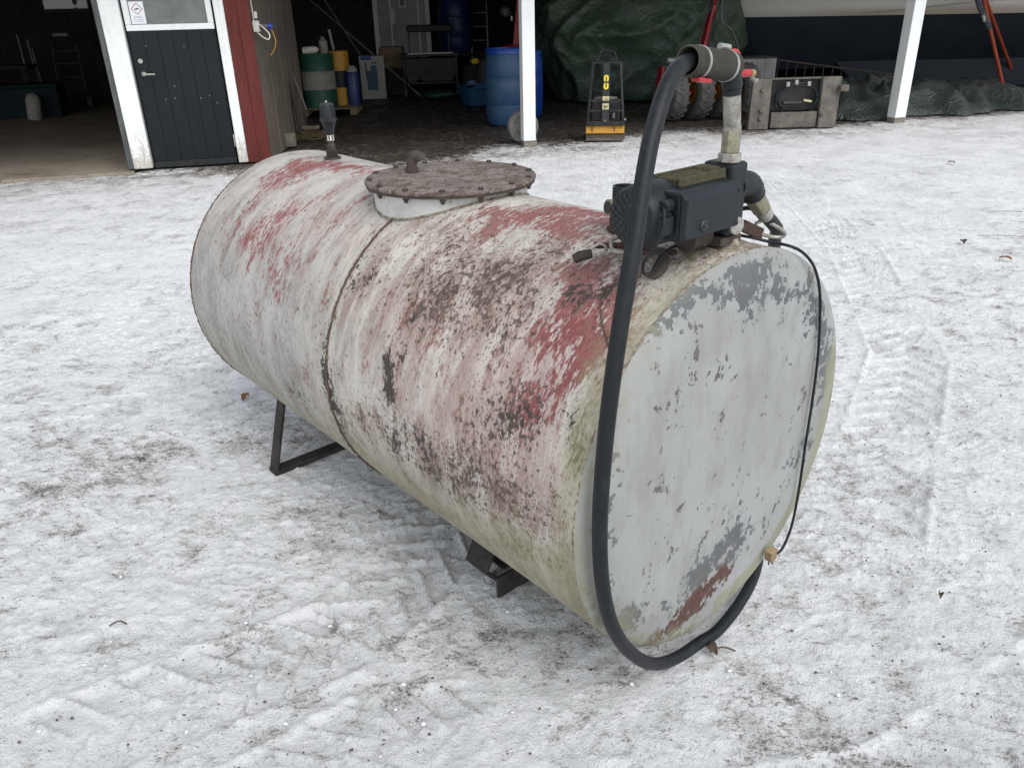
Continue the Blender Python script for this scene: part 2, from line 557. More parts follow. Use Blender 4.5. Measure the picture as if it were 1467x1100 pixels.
def tyre_track(X, Y, P, width, pitch, depth, phase=0.0):
    """relief of a lug tread pressed along a polyline"""
    H = np.zeros_like(X)
    P = np.array(P, float)
    base = 0.0
    for a, b in zip(P, P[1:]):
        d = b - a
        L = np.hypot(*d)
        d /= L
        t = (X - a[0]) * d[0] + (Y - a[1]) * d[1]
        n = -(X - a[0]) * d[1] + (Y - a[1]) * d[0]
        inside = (t >= 0) & (t < L)
        w = sstep(width / 2 + 0.02, width / 2 - 0.02, np.abs(n))
        q = ((t + base) + np.abs(n) * 0.8 + np.where(n > 0, pitch / 2, 0)) / pitch + phase
        q = q - np.floor(q)
        lug = 1 - 1.7 * sstep(0.10, 0.18, q) * sstep(0.34, 0.24, q)
        fade = 0.15 + 0.85 * sstep(0.42, 0.62, fbm(X, Y, 2.6, 3, 0.5, 40))
        rim = np.exp(-((np.abs(n) - width / 2 - 0.012) / 0.014) ** 2)
        H += np.where(inside, (-(lug * w) * depth + rim * depth * 0.8) * fade, 0)
        base += L
    return H


def snow_ground():
    xs = axis_points(-2.7, 2.9, 0.0085, -260, 260, 1.022)
    ys = axis_points(0.55, 4.4, 0.0085, -120, 320, 1.016)
    X, Y = np.meshgrid(xs, ys)
    X = X.astype(np.float64)
    Y = Y.astype(np.float64)
    u = X * CB + (Y - 10.52) * SB
    v = -X * SB + (Y - 10.52) * CB
    far = np.hypot(X, Y - 2)
    H = (fbm(X, Y, 0.5, 3, 0.5, 3) - 0.5) * 0.05
    H += (fbm(X, Y, 3.0, 3, 0.5, 11) - 0.5) * 0.009
    lump = fbm(X, Y, 11, 4, 0.55, 23)
    H += (lump - 0.5) * 0.009
    H += (fbm(X * 0.7, Y, 24, 3, 0.6, 63) - 0.5) * 0.006
    rid = 1 - np.abs(fbm(X, Y, 7, 4, 0.6, 31) * 2 - 1)
    H += sstep(0.90, 1.0, rid) * 0.007 * sstep(0.4, 0.6, fbm(X, Y, 0.9, 2, 0.5, 77))
    # crisp little clods and pits
    cl = fbm(X, Y, 34, 3, 0.6, 51)
    H += (sstep(0.42, 0.72, cl) - 0.4) * 0.0036 * (0.4 + sstep(0.35, 0.65, fbm(X, Y, 1.6, 2, 0.5, 91)))
    H += (fbm(X, Y, 62, 2, 0.6, 83) - 0.5) * 0.0052 * sstep(6, 4, Y)
    # footprints
    r2 = np.random.default_rng(5)
    prints = []
    for k in range(34):
        a = r2.uniform(0, 2 * math.pi)
        p = np.array([r2.uniform(-2.6, 2.8), r2.uniform(0.8, 4.6)])
        for j in range(5):
            side = 0.09 * (-1) ** j
            prints.append((p[0] + math.cos(a) * 0.6 * j - math.sin(a) * side, p[1] + math.sin(a) * 0.6 * j + math.cos(a) * side, a + r2.normal(0, 0.12)))
    foot = np.zeros_like(H)
    for (fx, fy, a) in prints:
        if abs(fx) > 3.2 or fy < 0.5 or fy > 5.2:
            continue
        i0, i1 = np.searchsorted(xs, (fx - 0.25, fx + 0.25))
        j0, j1 = np.searchsorted(ys, (fy - 0.25, fy + 0.25))
        dx, dy = X[j0:j1, i0:i1] - fx, Y[j0:j1, i0:i1] - fy
        t = dx * math.cos(a) + dy * math.sin(a)
        n = -dx * math.sin(a) + dy * math.cos(a)
        amp = r2.uniform(0.0, 0.9)
        wid = 0.047 - 0.008 * np.cos(t / 0.14 * 2.2 + 0.6)
        e = np.sqrt((t / 0.145) ** 2 + (n / wid) ** 2)
        tread = 0.5 + 0.5 * np.sin(t * 2 * math.pi / 0.028)
        foot[j0:j1, i0:i1] += (-sstep(1.15, 0.80, e) * (0.006 + 0.004 * tread) + np.exp(-((e - 1.18) / 0.12) ** 2) * 0.006) * amp * sstep(0.3, 0.55, lump[j0:j1, i0:i1])
    H += foot
    TT = tyre_track(X, Y, [(-0.55, 0.75), (0.1, 1.0), (0.9, 1.15), (2.2, 1.9), (3.4, 3.4)], 0.34, 0.12, 0.010)
    TT += tyre_track(X, Y, [(0.5, 0.62), (1.3, 0.95), (2.1, 1.45), (3.2, 2.7)], 0.30, 0.12, 0.010, 0.4)
    TT += tyre_track(X, Y, [(-2.2, 1.0), (-1.2, 1.35), (-0.5, 1.75), (-0.15, 2.3)], 0.30, 0.11, 0.010, 0.2)
    TT += tyre_track(X, Y, [(-1.6, 0.7), (-0.9, 1.0), (-0.35, 1.4), (0.25, 1.45)], 0.26, 0.10, 0.009, 0.7)
    TT += tyre_track(X, Y, [(-3.2, 2.2), (-2.0, 3.0), (-1.2, 4.2), (-0.9, 6.0)], 0.34, 0.13, 0.009, 0.1)
    TT += tyre_track(X, Y, [(1.2, 2.2), (2.0, 3.6), (2.5, 5.5), (2.8, 8)], 0.34, 0.13, 0.009, 0.3)
    H += TT
    # how much grit and bare ground shows
    big = fbm(X, Y, 0.55, 3, 0.5, 61)
    mid = fbm(X * 0.55, Y, 3.2, 4, 0.6, 71)
    dirt = 0.37 + (big - 0.5) * 0.32 + (mid - 0.5) * 0.65 - (lump - 0.5) * 0.9
    dirt += 0.17 * np.exp(-(((X + 1.9) / 0.5) ** 2 + ((Y - 2.85) / 0.45) ** 2))      # worn patch left of the tank
    dirt += 0.05 * np.exp(-(((X - 0.3) / 0.9) ** 2 + ((Y - 1.2) / 0.22) ** 2))
    dirt += 0.04 * np.exp(-(((X - 0.95) / 0.4) ** 2 + ((Y - 1.35) / 0.3) ** 2))
    dirt += 0.12 * np.exp(-(((X + 1.0) / 0.4) ** 2 + ((Y - 3.0) / 0.5) ** 2))
    dirt -= 0.16 * sstep(5.0, 7.0, Y) * sstep(0, 1.5, X)
    dirt += 0.25 * np.exp(-((v + 0.55 + 0.25 * (fbm(X, Y, 1.1, 2, 0.5, 5) - 0.5)) / 0.45) ** 2)
    dirt += 0.22 * sstep(-0.8, -0.2, v)
    # bare mud inside the barn
    edge = 0.25 + 1.0 * np.exp(-((u - 0.0) / 1.6) ** 2) * 0.0 + 0.9 * (fbm(X, Y, 1.2, 3, 0.5, 15) - 0.5)
    edge = edge - 1.15 * np.exp(-((u + 1.9) / 1.5) ** 2)
    mud = sstep(-0.9, 0.75, v - edge)
    H = H - mud * 0.02 * sstep(-0.5, 1.5, v)
    flat = sstep(6.5, 9.5, far)
    for (s0, l0, ww) in ((1.66, .475, .05), (1.66, -.475, .05), (.60, .25, .07), (.60, -.25, .07), (1.66, .2, .04), (1.66, -.1, .04)):
        fp = CT + TA * s0 + TB * l0
        dd = ((X - fp.x) ** 2 + (Y - fp.y) ** 2) / ww ** 2
        H += 0.016 * np.exp(-dd) * (0.5 + lump)
    H = H * (1 - 0.55 * flat)
    # the slab edge and the wall foot stay above the snow
    H -= 0.05 * sstep(-0.12, 0.06, v) * sstep(-4.3, -4.6, u)
    H += 0.02 * np.exp(-((v + 0.05) / 0.1) ** 2) * sstep(-4.6, -4.4, u) * sstep(-2.8, -3.0, u)
    ny, nx = X.shape
    me = bpy.data.meshes.new('snow_ground')
    co = np.stack([X, Y, H - 0.012], -1).reshape(-1, 3).astype(np.float32)
    I = np.arange(nx * ny).reshape(ny, nx)
    F = np.stack([I[:-1, :-1], I[:-1, 1:], I[1:, 1:], I[1:, :-1]], -1).reshape(-1, 4)
    me.vertices.add(len(co))
    me.vertices.foreach_set('co', co.ravel())
    me.loops.add(F.size)
    me.loops.foreach_set('vertex_index', F.ravel().astype(np.int32))
    me.polygons.add(len(F))
    me.polygons.foreach_set('loop_start', np.arange(0, F.size, 4, dtype=np.int32))
    me.polygons.foreach_set('use_smooth', np.ones(len(F), dtype=bool))
    me.update()
    for nme, arr in (('dirt', dirt), ('mud', mud), ('press', np.clip(-(TT + foot) * 70, 0, 1))):
        at_ = me.attributes.new(nme, 'FLOAT', 'POINT')
        at_.data.foreach_set('value', arr.ravel().astype(np.float32))
    o = bpy.data.objects.new('snow_ground', me)
    COL.objects.link(o)
    structure(o)
    t = NT('trodden_snow')
    P = t.obj()
    aD, aM, aP = t.attr('dirt'), t.attr('mud'), t.attr('press')
    n1 = t.noise(P, 9, 8, 0.62)
    n2 = t.noise(P, 42, 8, 0.68, 0.3)
    n3 = t.noise(P, 170, 6, 0.7)
    n5 = t.noise(P, 2.2, 5, 0.6)
    n6 = t.noise(t.scale(P, (0.6, 1, 1)), 20, 9, 0.72, 0.6)
    n7 = t.noise(t.scale(P, (0.6, 1, 1)), 95, 7, 0.74, 0.4)
    c_ = lambda x, k: t.math('MULTIPLY', t.math('SUBTRACT', x, 0.5), k)
    ad = lambda *q: q[0] if len(q) == 1 else t.math('ADD', q[0], ad(*q[1:]))
    col = t.mix(t.step(n1, 0.35, 0.65), (0.89, 0.90, 0.915), (0.79, 0.81, 0.82))
    col = t.mix(t.math('MULTIPLY', t.step(ad(c_(n6, 1.7), c_(n7, 3.0), c_(aD, .6)), 0.04, 0.50), 0.58), col, (0.46, 0.475, 0.47))
    col = t.mix(t.math('MULTIPLY', aP, 0.25), col, (0.52, 0.54, 0.56))
    # brownish melt where it is worn
    col = t.mix(t.math('MULTIPLY', t.step(ad(t.math('MULTIPLY', aD, 0.9), c_(n1, 1.6), c_(n6, 1.8)), 0.30, 1.05), 0.5), col, (0.45, 0.425, 0.39))
    # grit showing through in flecks
    col = t.mix(t.math('MULTIPLY', t.step(ad(t.math('MULTIPLY', aD, 0.8), c_(n6, 1.7), c_(n7, 3.2)), 0.58, 0.88), 0.65), col, (0.24, 0.215, 0.19))
    col = t.mix(t.math('MULTIPLY', t.step(ad(t.math('MULTIPLY', aD, 0.7), c_(n6, 1.4), c_(n3, 3.6)), 0.72, 0.90), 0.8), col, (0.11, 0.10, 0.09))
    col = t.mix(t.step(ad(t.math('MULTIPLY', aD, 0.75), c_(n6, 2.1), c_(n7, 1.9), c_(n1, .8)), 0.94, 1.04), col, (0.07, 0.066, 0.062))
    # mud of the barn floor with flecks of snow trodden in
    mudc = t.mix(t.step(n1, 0.35, 0.65), (0.085, 0.070, 0.054), (0.045, 0.038, 0.031))
    mk = t.math('ADD', aM, t.math('MULTIPLY', t.math('SUBTRACT', n1, 0.5), 1.6))
    mk = t.math('ADD', mk, t.math('MULTIPLY', t.math('SUBTRACT', n2, 0.5), 2.2))
    col = t.mix(t.math('MULTIPLY', t.step(mk, 0.2, 0.6), 0.5), col, (0.22, 0.19, 0.155))
    col = t.mix(t.step(mk, 0.42, 0.85), col, mudc)
    fl = t.step(t.voro(t.scale(P, (1, 0.8, 1)), 7.5), 0.075, 0.045)
    col = t.mix(t.math('MULTIPLY', fl, t.math('MULTIPLY', t.step(n5, 0.48, 0.56), aM)), col, (0.6, 0.62, 0.64))
    hb = t.math('ADD', t.math('MULTIPLY', n2, 1.0), t.math('MULTIPLY', n3, 0.5))
    nb = t.bump(hb, 1.0, 0.016)
    rough = t.math('ADD', t.math('MULTIPLY', t.step(t.math('ADD', n5, t.math('MULTIPLY', n1, .5)), 0.66, 0.82), 0.40), t.math('MULTIPLY_ADD', n1, 0.3, 0.14))
    me.materials.append(t.out(col, rough, 0, nb, 0.35))


snow_ground()

# garage slab, left
g = G()
P = [fw(-13, -0.02), fw(-4.50, -0.02), fw(-4.50, 9.5), fw(-13, 9.5)]
g.hexa([p + Vector((0, 0, -0.2)) for p in P], [p + Vector((0, 0, 0.012)) for p in P])
t = NT('slab')
v = t.obj()
a = t.noise(v, 1.2, 8, 0.6, 0.4)
b = t.noise(v, 11, 6, 0.65, 0.5)
c = t.mix(t.step(a, 0.35, 0.68), (0.30, 0.265, 0.205), (0.22, 0.19, 0.15))
c = t.mix(t.math('MULTIPLY', t.step(b, 0.55, 0.72), 0.8), c, (0.09, 0.07, 0.055))
c = t.mix(t.step(t.noise(t.scale(v, (0.5, 2.2, 1)), 1.1, 8, 0.65, 1.0), 0.58, 0.66), c, (0.05, 0.045, 0.04))
structure(g.build('garage_floor', t.out(c, 0.7, 0, t.bump(b, 0.2, 0.01)), smooth=False))

# ------------------------------------------------------------------ barn
barn = thing('barn', 'open-fronted red barn with white posts and dark workshop door', 'barn', FO, TH)


def fbox(u0, u1, v0, v1, z0, z1):
    return G().box(((u0 + u1) / 2, (v0 + v1) / 2, (z0 + z1) / 2), (u1 - u0, v1 - v0, z1 - z0))


# shell of the barn
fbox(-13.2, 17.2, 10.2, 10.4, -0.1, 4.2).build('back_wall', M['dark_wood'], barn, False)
fbox(-13.4, -13.2, 0.0, 10.4, -0.1, 4.0).build('end_wall', M['red_paint'], barn, False)
fbox(17.2, 17.4, 0.0, 10.4, -0.1, 4.0).build('end_wall', M['red_paint'], barn, False)
g = G()
g.hexa([(-13.8, -0.95, 2.74), (17.8, -0.95, 2.74), (17.8, 10.9, 3.9), (-13.8, 10.9, 3.9)],
       [(-13.8, -0.95, 2.87), (17.8, -0.95, 2.87), (17.8, 10.9, 4.05), (-13.8, 10.9, 4.05)])
g.build('roof', M['roof_steel'], barn, False)  # unseen roof; front overhang lengthened to cut daylight inside the barn
fbox(-13.4, 17.4, -0.09, -0.02, 2.36, 3.02).build('fascia_board', M['red_paint'], barn, False)  # unseen board, set low so that less daylight enters the barn
for k in range(7):
    u0 = -4.49 + k * 0.222
    fbox(u0, u0 + 0.216, -0.018, 0.02, 2.14, 2.358).build('wall_board', M['red_paint'], barn, False, 0.004)

# workshop wall with the door
fbox(-4.49, -4.285, -0.035, 0.10, 0.035, 2.14).build('door_trim', M['white_dirty'], barn, False, 0.012)
fbox(-3.315, -3.205, -0.035, 0.10, 0.035, 2.14).build('door_trim', M['white_dirty'], barn, False, 0.012)
fbox(-4.56, -4.492, 0.02, 0.16, 0.03, 2.358).build('garage_door_jamb', M['jamb_grey'], barn, False, 0.006)
fbox(-3.203, -3.072, -0.02, 0.06, 0.03, 2.14).build('wall_board', M['red_paint'], barn, False, 0.005)
fbox(-3.070, -2.935, -0.022, 0.06, 0.03, 2.14).build('wall_board', M['red_paint'], barn, False, 0.005)
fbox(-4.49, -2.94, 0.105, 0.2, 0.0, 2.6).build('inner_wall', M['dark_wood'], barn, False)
door = fbox(-4.262, -3.338, 0.035, 0.075, 0.03, 2.08).build('door', M['frame_black'], barn, False)
nb = 6
for k in range(nb):
    u0 = -4.258 + k * (0.915 / nb)
    fbox(u0, u0 + 0.915 / nb - 0.0025, 0.018, 0.034, 0.10, 1.50).build('door_board', M['door_blue'], door, False, 0.003)
fbox(-4.26, -3.34, 0.014, 0.034, 0.03, 0.097).build('kick_strip', M['door_kick'], door, False, 0.003)
for (u0, u1, z0, z1) in ((-4.262, -3.338, 1.503, 1.565), (-4.262, -4.20, 1.566, 2.02), (-3.40, -3.338, 1.566, 2.02), (-4.262, -3.338, 2.021, 2.08)):
    fbox(u0, u1, 0.008, 0.034, z0, z1).build('window_frame', M['white_paint'], door, False, 0.006)
fbox(-4.198, -3.402, 0.026, 0.033, 1.567, 2.019).build('window_pane', M['pane'], door, False)
G().cyl((-4.185, 0.018, 1.195), (-4.185, -0.002, 1.195), 0.026).build('lock', M['clamp_steel'], door, bevel=0.003)
g = G().cyl((-4.175, 0.018, 1.06), (-4.175, -0.004, 1.06), 0.024)
g.tube(smoothpath([(-4.175, -0.004, 1.06), (-4.175, -0.045, 1.06), (-4.16, -0.055, 1.06), (-4.05, -0.055, 1.056)], 5), 0.0095, 10)
g.build('handle', M['clamp_steel'], door)
for z in (0.22, 1.85):
    fbox(-3.336, -3.318, -0.012, 0.02, z, z + 0.14).build('hinge', M['zinc'], door, False, 0.003)
for (u0, z0) in ((-3.62, 0.78), (-3.52, 0.80), (-3.9, 0.79), (-4.0, 0.78), (-3.7, 1.33), (-4.1, 1.35), (-3.45, 0.72), (-3.88, 0.92)):
    G().cyl((u0, 0.019, z0), (u0, 0.0155, z0), 0.0055, n=8).build('screw', M['clamp_steel'], door)

# warning sticker on the pane: one flat print
LIB = {}


def text_geo(body, size):
    cu = bpy.data.curves.new('txt', 'FONT')
    cu.body = body
    cu.size = size
    cu.align_x = 'CENTER'
    cu.resolution_u = 2
    ob = bpy.data.objects.new('txt', cu)
    COL.objects.link(ob)
    dg = bpy.context.evaluated_depsgraph_get()
    dg.update()
    me = bpy.data.meshes.new_from_object(ob.evaluated_get(dg))
    vs = [tuple(v.co) for v in me.vertices]
    fs = [tuple(p.vertices) for p in me.polygons]
    bpy.data.objects.remove(ob)
    bpy.data.curves.remove(cu)
    bpy.data.meshes.remove(me)
    return vs, fs


def multi(name, pieces, parent, origin, right, up, out):
    """flat print: pieces (verts2d, faces, material, lift) laid on a plane"""
    vs, fs, mi, mats = [], [], [], []
    o, r, u, n = Vector(origin), Vector(right), Vector(up), Vector(out)
    for V, Fc, mat, lift in pieces:
        if mat not in mats:
            mats.append(mat)
        b = len(vs)
        vs += [tuple(o + r * p[0] + u * p[1] + n * lift) for p in V]
        for f in Fc:
            fs.append(tuple(i + b for i in f))
            mi.append(mats.index(mat))
    me = bpy.data.meshes.new(name)
    me.from_pydata(vs, [], fs)
    for mt in mats:
        me.materials.append(mt)
    me.polygons.foreach_set('material_index', mi)
    me.update()
    ob = bpy.data.objects.new(name, me)
    COL.objects.link(ob)
    if parent:
        ob.parent = parent
    return ob


def rect(x0, x1, y0, y1):
    return [(x0, y0), (x1, y0), (x1, y1), (x0, y1)], [(0, 1, 2, 3)]


def frame_quad(cx, cy, r, w):
    a = [(cx, cy - r), (cx + r, cy), (cx, cy + r), (cx - r, cy)]
    b = [(cx, cy - r + w), (cx + r - w, cy), (cx, cy + r - w), (cx - r + w, cy)]
    return a + b, [(i, (i + 1) % 4, 4 + (i + 1) % 4, 4 + i) for i in range(4)]


pc = []
V, Fc = rect(0, 0.150, 0, 0.222)
pc.append((V, Fc, M['sign_white'], 0))
V, Fc = frame_quad(0.078, 0.150, 0.060, 0.009)
pc.append((V, Fc, M['sign_red'], 0.001))
ca, sa = math.cos(R_(12)), math.sin(R_(12))
cyl2 = [(-0.024, -0.006), (0.015, -0.006), (0.020, -0.003), (0.026, -0.0025), (0.026, 0.0025), (0.020, 0.003), (0.015, 0.006), (-0.024, 0.006)]
pc.append(([(0.078 + x * ca - y * sa, 0.150 + x * sa + y * ca) for x, y in cyl2], [tuple(range(8))], M['sign_black'], 0.001))
for i, tx in enumerate(('Gasflaskor', 'f\u00f6rs i s\u00e4kerhet', 'vid brandfara')):
    V, Fc = text_geo(tx, (0.023, 0.0185, 0.0185)[i])
    pc.append(([(x + 0.078, y + 0.062 - i * 0.020) for x, y, z in V], Fc, M['sign_ink'], 0.001))
sg = multi('warning_sticker', pc, None, fw(-4.192, 0.0245, 1.572), (CB, SB, 0), (0, 0, 1), (SB, -CB, 0))
tag(sg, 'white gas cylinder warning sticker with red diamond on the door window', 'sticker')

# side wall running back from the corner, in boards
wa, wb = Vector((-2.875, 9.86, 0)), Vector((-3.16, 13.1, 0))
ax = (wb - wa).normalized()
nrm = Vector((ax.y, -ax.x, 0))
wl = (wb - wa).length
inv = Matrix.Rotation(-TH, 4, 'Z') @ Matrix.Translation(-FO)
nB = 8
for k in range(nB):
    a = wa + ax * (wl * k / nB + 0.003)
    b = wa + ax * (wl * (k + 1) / nB - 0.003)
    off = nrm * random.uniform(-0.006, 0.006)
    q = [a + off, b + off, b + off - nrm * 0.05, a + off - nrm * 0.05]
    g = G().hexa([inv @ (p + Vector((0, 0, 0.0))) for p in q], [inv @ (p + Vector((0, 0, 3.1))) for p in q])
    g.build('side_board', M['side_board'], barn, False, 0.003)
q = [wa - nrm * 0.055, wb - nrm * 0.055, wb - nrm * 0.2, wa - nrm * 0.2]
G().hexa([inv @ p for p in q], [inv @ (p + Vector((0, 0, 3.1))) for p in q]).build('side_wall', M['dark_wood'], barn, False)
q = [wb - nrm * 0.01, fw(-4.6, 3.6), fw(-4.6, 10.2), fw(-4.75, 10.2), fw(-4.75, 3.5), wb - nrm * 0.2]
G().hexa([inv @ p for p in (fw(-4.6, 3.6), fw(-4.6, 10.19), fw(-4.75, 10.19), fw(-4.75, 3.6))],
         [inv @ (p + Vector((0, 0, 3.1))) for p in (fw(-4.6, 3.6), fw(-4.6, 10.19), fw(-4.75, 10.19), fw(-4.75, 3.6))]).build('partition_wall', M['dark_wood'], barn, False)

# white posts
for (uc, wd, dp) in ((0.325, 0.165, 0.15), (5.93, 0.180, 0.18)):
    g = G().box((uc, 0.075, 1.30), (wd, dp, 2.46))
    g.build('post', M['white_paint'], barn, False, 0.006)
    G().box((uc + 0.012, 0.085, 0.045), (wd + 0.006, dp - 0.012, 0.13)).build('post_base', M['stone'], barn, False, 0.006)
G().box((11.6, 0.075, 1.30), (0.18, 0.18, 2.46)).build('post', M['white_paint'], barn, False, 0.006)

# pale steel door on the back wall
iv = lambda p: inv @ p
YD = 20.2
dl, dr = at(545, 75, YD), at(613, 70, YD)


def wall_quad(x0, x1, z0, z1, y, d):
    return G().box(((x0 + x1) / 2, y + d / 2, (z0 + z1) / 2), (x1 - x0, d, z1 - z0))


idoor = thing('steel_door', 'pale grey steel door in a white frame at the back of the barn', 'door', (0, 0, 0))
x0, x1 = dl.x, dr.x
wall_quad(x0 + 0.02, x1 - 0.02, 0.1, 2.1, YD, 0.05).build('door_leaf', M['steel_door'], idoor, False, 0.004)
wall_quad(x0 - 0.09, x0 + 0.015, 0.0, 2.2, YD - 0.03, 0.1).build('door_frame', M['white_paint'], idoor, False, 0.005)
wall_quad(x1 - 0.015, x1 + 0.09, 0.0, 2.2, YD - 0.03, 0.1).build('door_frame', M['white_paint'], idoor, False, 0.005)
wall_quad(x0 + 0.30, x0 + 0.33, 0.1, 2.05, YD - 0.012, 0.011).build('seam_strip', M['white_paint'], idoor, False)
wall_quad(x0 + 0.33, x0 + 0.40, 1.40, 1.72, YD - 0.03, 0.028).build('handle_plate', M['white_plastic'], idoor, False, 0.004)
wall_quad(x1 - 0.19, x1 - 0.16, 0.1, 2.05, YD - 0.012, 0.011).build('seam_strip', M['white_paint'], idoor, False)
wall_quad(x0 + 0.52, x0 + 0.68, 1.74, 1.98, YD - 0.012, 0.011).build('notice', M['white_plastic'], idoor, False)
wall_quad(x0 + 0.55, x0 + 0.65, 1.78, 1.95, YD - 0.016, 0.003).build('notice_panel', M['sign_ink'], idoor, False)

# ------------------------------------------------------------------ boat on stands
boat = thing('sailing_boat', 'white boat hull with dark navy bottom laid up under the barn roof', 'boat', (0, 0, 0))


def hull_pt(u, zt):
    # u 0..1 along the hull from the pointed end at the left; zt 0 keel line .. 1 sheer
    x = 3.75 + 11.5 * u
    half = 1.5 * math.sin(math.pi * min(1, u * 0.75 + 0.02)) ** 0.6
    bot = 0.42 + 1.1 * max(0, 0.12 - u) / 0.12
    z = bot + (2.75 - bot) * zt
    y = 16.95 - half * (1 - (1 - zt) ** 2.4) * (0.9 + 0.1 * zt)
    return x, y, z


def hull_strip(za, zb, nv, off=0.0):
    g = G()

    def fn(u, v):
        za_ = za(u) if callable(za) else za
        zb_ = zb(u) if callable(zb) else zb
        x, _, _ = hull_pt(u, 0)
        bot = hull_pt(u, 0)[2]
        z = za_ + (zb_ - za_) * v
        zt = min(1, max(0, (z - bot) / (2.75 - bot)))
        X, Y, Z = hull_pt(u, zt)
        return X, Y - off, Z
    g.grid(fn, 60, nv)

    def fn2(u, v):
        X, Y, Z = fn(u, v)
        return X, 33.9 - Y, Z
    g.grid(fn2, 60, nv)
    return g


wl_ = lambda u: 1.40 - 0.09 * u
hull_strip(lambda u: hull_pt(u, 0)[2], lambda u: wl_(u) - 0.004, 14).build('hull_bottom', M['boat_navy'], boat)
hull_strip(wl_, 2.75, 12).build('topsides', M['hull_white'], boat)
hull_strip(lambda u: wl_(u) + 0.004, lambda u: wl_(u) + 0.02 + 1.1 * max(0, u - 0.26) ** 1.05, 6, 0.10).build('lower_strake', M['hull_white'], boat)
g = G()
g.grid(lambda u, v: (hull_pt(u, 1)[0], 16.95 + (2 * v - 1) * (16.95 - hull_pt(u, 1)[1]), 2.75 + 0.06 * math.sin(math.pi * v)), 40, 6)
g.build('deck', M['hull_white'], boat)
G().hexa([(7.2, 16.85, 0.0), (12.0, 16.85, 0.0), (12.0, 17.05, 0.0), (7.2, 17.05, 0.0)], [(6.6, 16.8, 0.55), (12.6, 16.8, 0.55), (12.6, 17.1, 0.55), (6.6, 17.1, 0.55)]).build('keel', M['boat_navy'], boat, False, 0.02)

stand = thing('boat_stand', 'orange steel boat stand with splayed legs under the white hull', 'stand', (0, 0, 0))
top = at(1402, -30, 15.0)
for (px, py, Y) in ((1440, 137, 15.1), (1456, 119, 17.2)):
    f = at(px, py, Y)
    f.z = max(f.z, 0)
    k = Vector(top) + Vector((0, 0.02 if Y > 16 else 0, 0))
    G().tube([k, (k.x + (f.x - k.x) * .5, k.y + (f.y - k.y) * .5, k.z + (f.z - k.z) * .5), f], 0.032, 10).build('leg', M['orange_steel'], stand)
    G().cyl((f.x, f.y, 0), (f.x, f.y, 0.02), 0.08).build('foot_plate', M['orange_steel'], stand)
G().box(top + Vector((0, 0.1, 0.03)), (0.3, 0.25, 0.05), Matrix.Rotation(R_(-25), 3, 'X')).build('pad', M['dark_wood'], stand, False, 0.01)
st = G()
a, b = at(1398, -12, 14.9), at(1418, 42, 14.9)
st.tube(smoothpath([a, a.lerp(b, 0.45) + Vector((-0.03, 0, 0)), b], 6), [0.05] * 12 + [0.035], 8)
tag(st.build('lashing_strap', M['strap_blue']), 'bundled blue and tan strap hanging beside the orange boat stand', 'strap')
st = G().cyl(at(1408, 22, 14.83), at(1410, 31, 14.83), 0.028, n=10)
st.cyl(at(1406, 25, 14.83), at(1413, 25, 14.83), 0.012, n=8)
tag(st.build('shackle', M['clamp_steel']), 'bright steel shackle on the strap beside the boat stand', 'shackle')

# ------------------------------------------------------------------ big green tarpaulin over something
r3 = np.random.default_rng(3)


def fold(a, b, k):
    return math.sin(a * k + 1.7 * math.sin(b * k * 0.6 + k)) * 0.5 + math.sin(b * k * 1.3 + 2.1 * math.sin(a * k * 0.5)) * 0.5


def tarp_pt(u, v):
    th = math.pi * (1.0 - u)                       # half turn on the near side, left to right
    y0, ry = 17.3, 2.0
    rx = 2.02
    z = 2.6 * v ** 0.85
    k = (1 - max(0, (v - 0.45) / 0.55) ** 2.2 * 0.85) ** 0.6
    k *= 1 - 0.22 * max(0, 0.3 - v) / 0.3
    c, s_ = math.cos(th), math.sin(th)
    c = math.copysign(abs(c) ** 0.75, c)
    s_ = abs(s_) ** 0.6
    xc = 2.55
    right = 0.18 * (1 - v) * max(0, c)
    x = xc + (rx * k + right) * c
    y = y0 - ry * k * s_
    one = lambda p, q, o: abs(2 * float(fbm(np.array([p]), np.array([q]), 1.0, 1, 0.5, o)[0]) - 1)
    n = float(fbm(np.array([u * 4.0]), np.array([v * 2.6]), 1.0, 2, 0.5, 8)[0]) - 0.5
    d = 0.7 * n - 0.30 * one(u * 7 + v * 2.2, v * 2.8 - u * 1.5, 30) - 0.17 * one(u * 13 - v * 5, v * 4.5 + u * 4, 47) - 0.07 * one(u * 24 + v * 9, v * 8 - u * 6, 71) + 0.2
    return x + c * d * 0.5, y - s_ * d * 0.75, max(0.02, z + 0.05 * n - (0.0 if v > 0.02 else 0.0))


g = G().grid(tarp_pt, 170, 100)
g.grid(lambda u, v: (2.55 + 1.5 * math.cos(2 * math.pi * u) * v, 17.3 + 1.9 * math.sin(2 * math.pi * u) * v, 2.62 - 0.25 * v * v), 40, 5)
tag(g.build('tarpaulin', M['tarp'], ang=60), 'big dark green creased tarpaulin draped over a tall load behind the yellow compactor', 'tarpaulin')

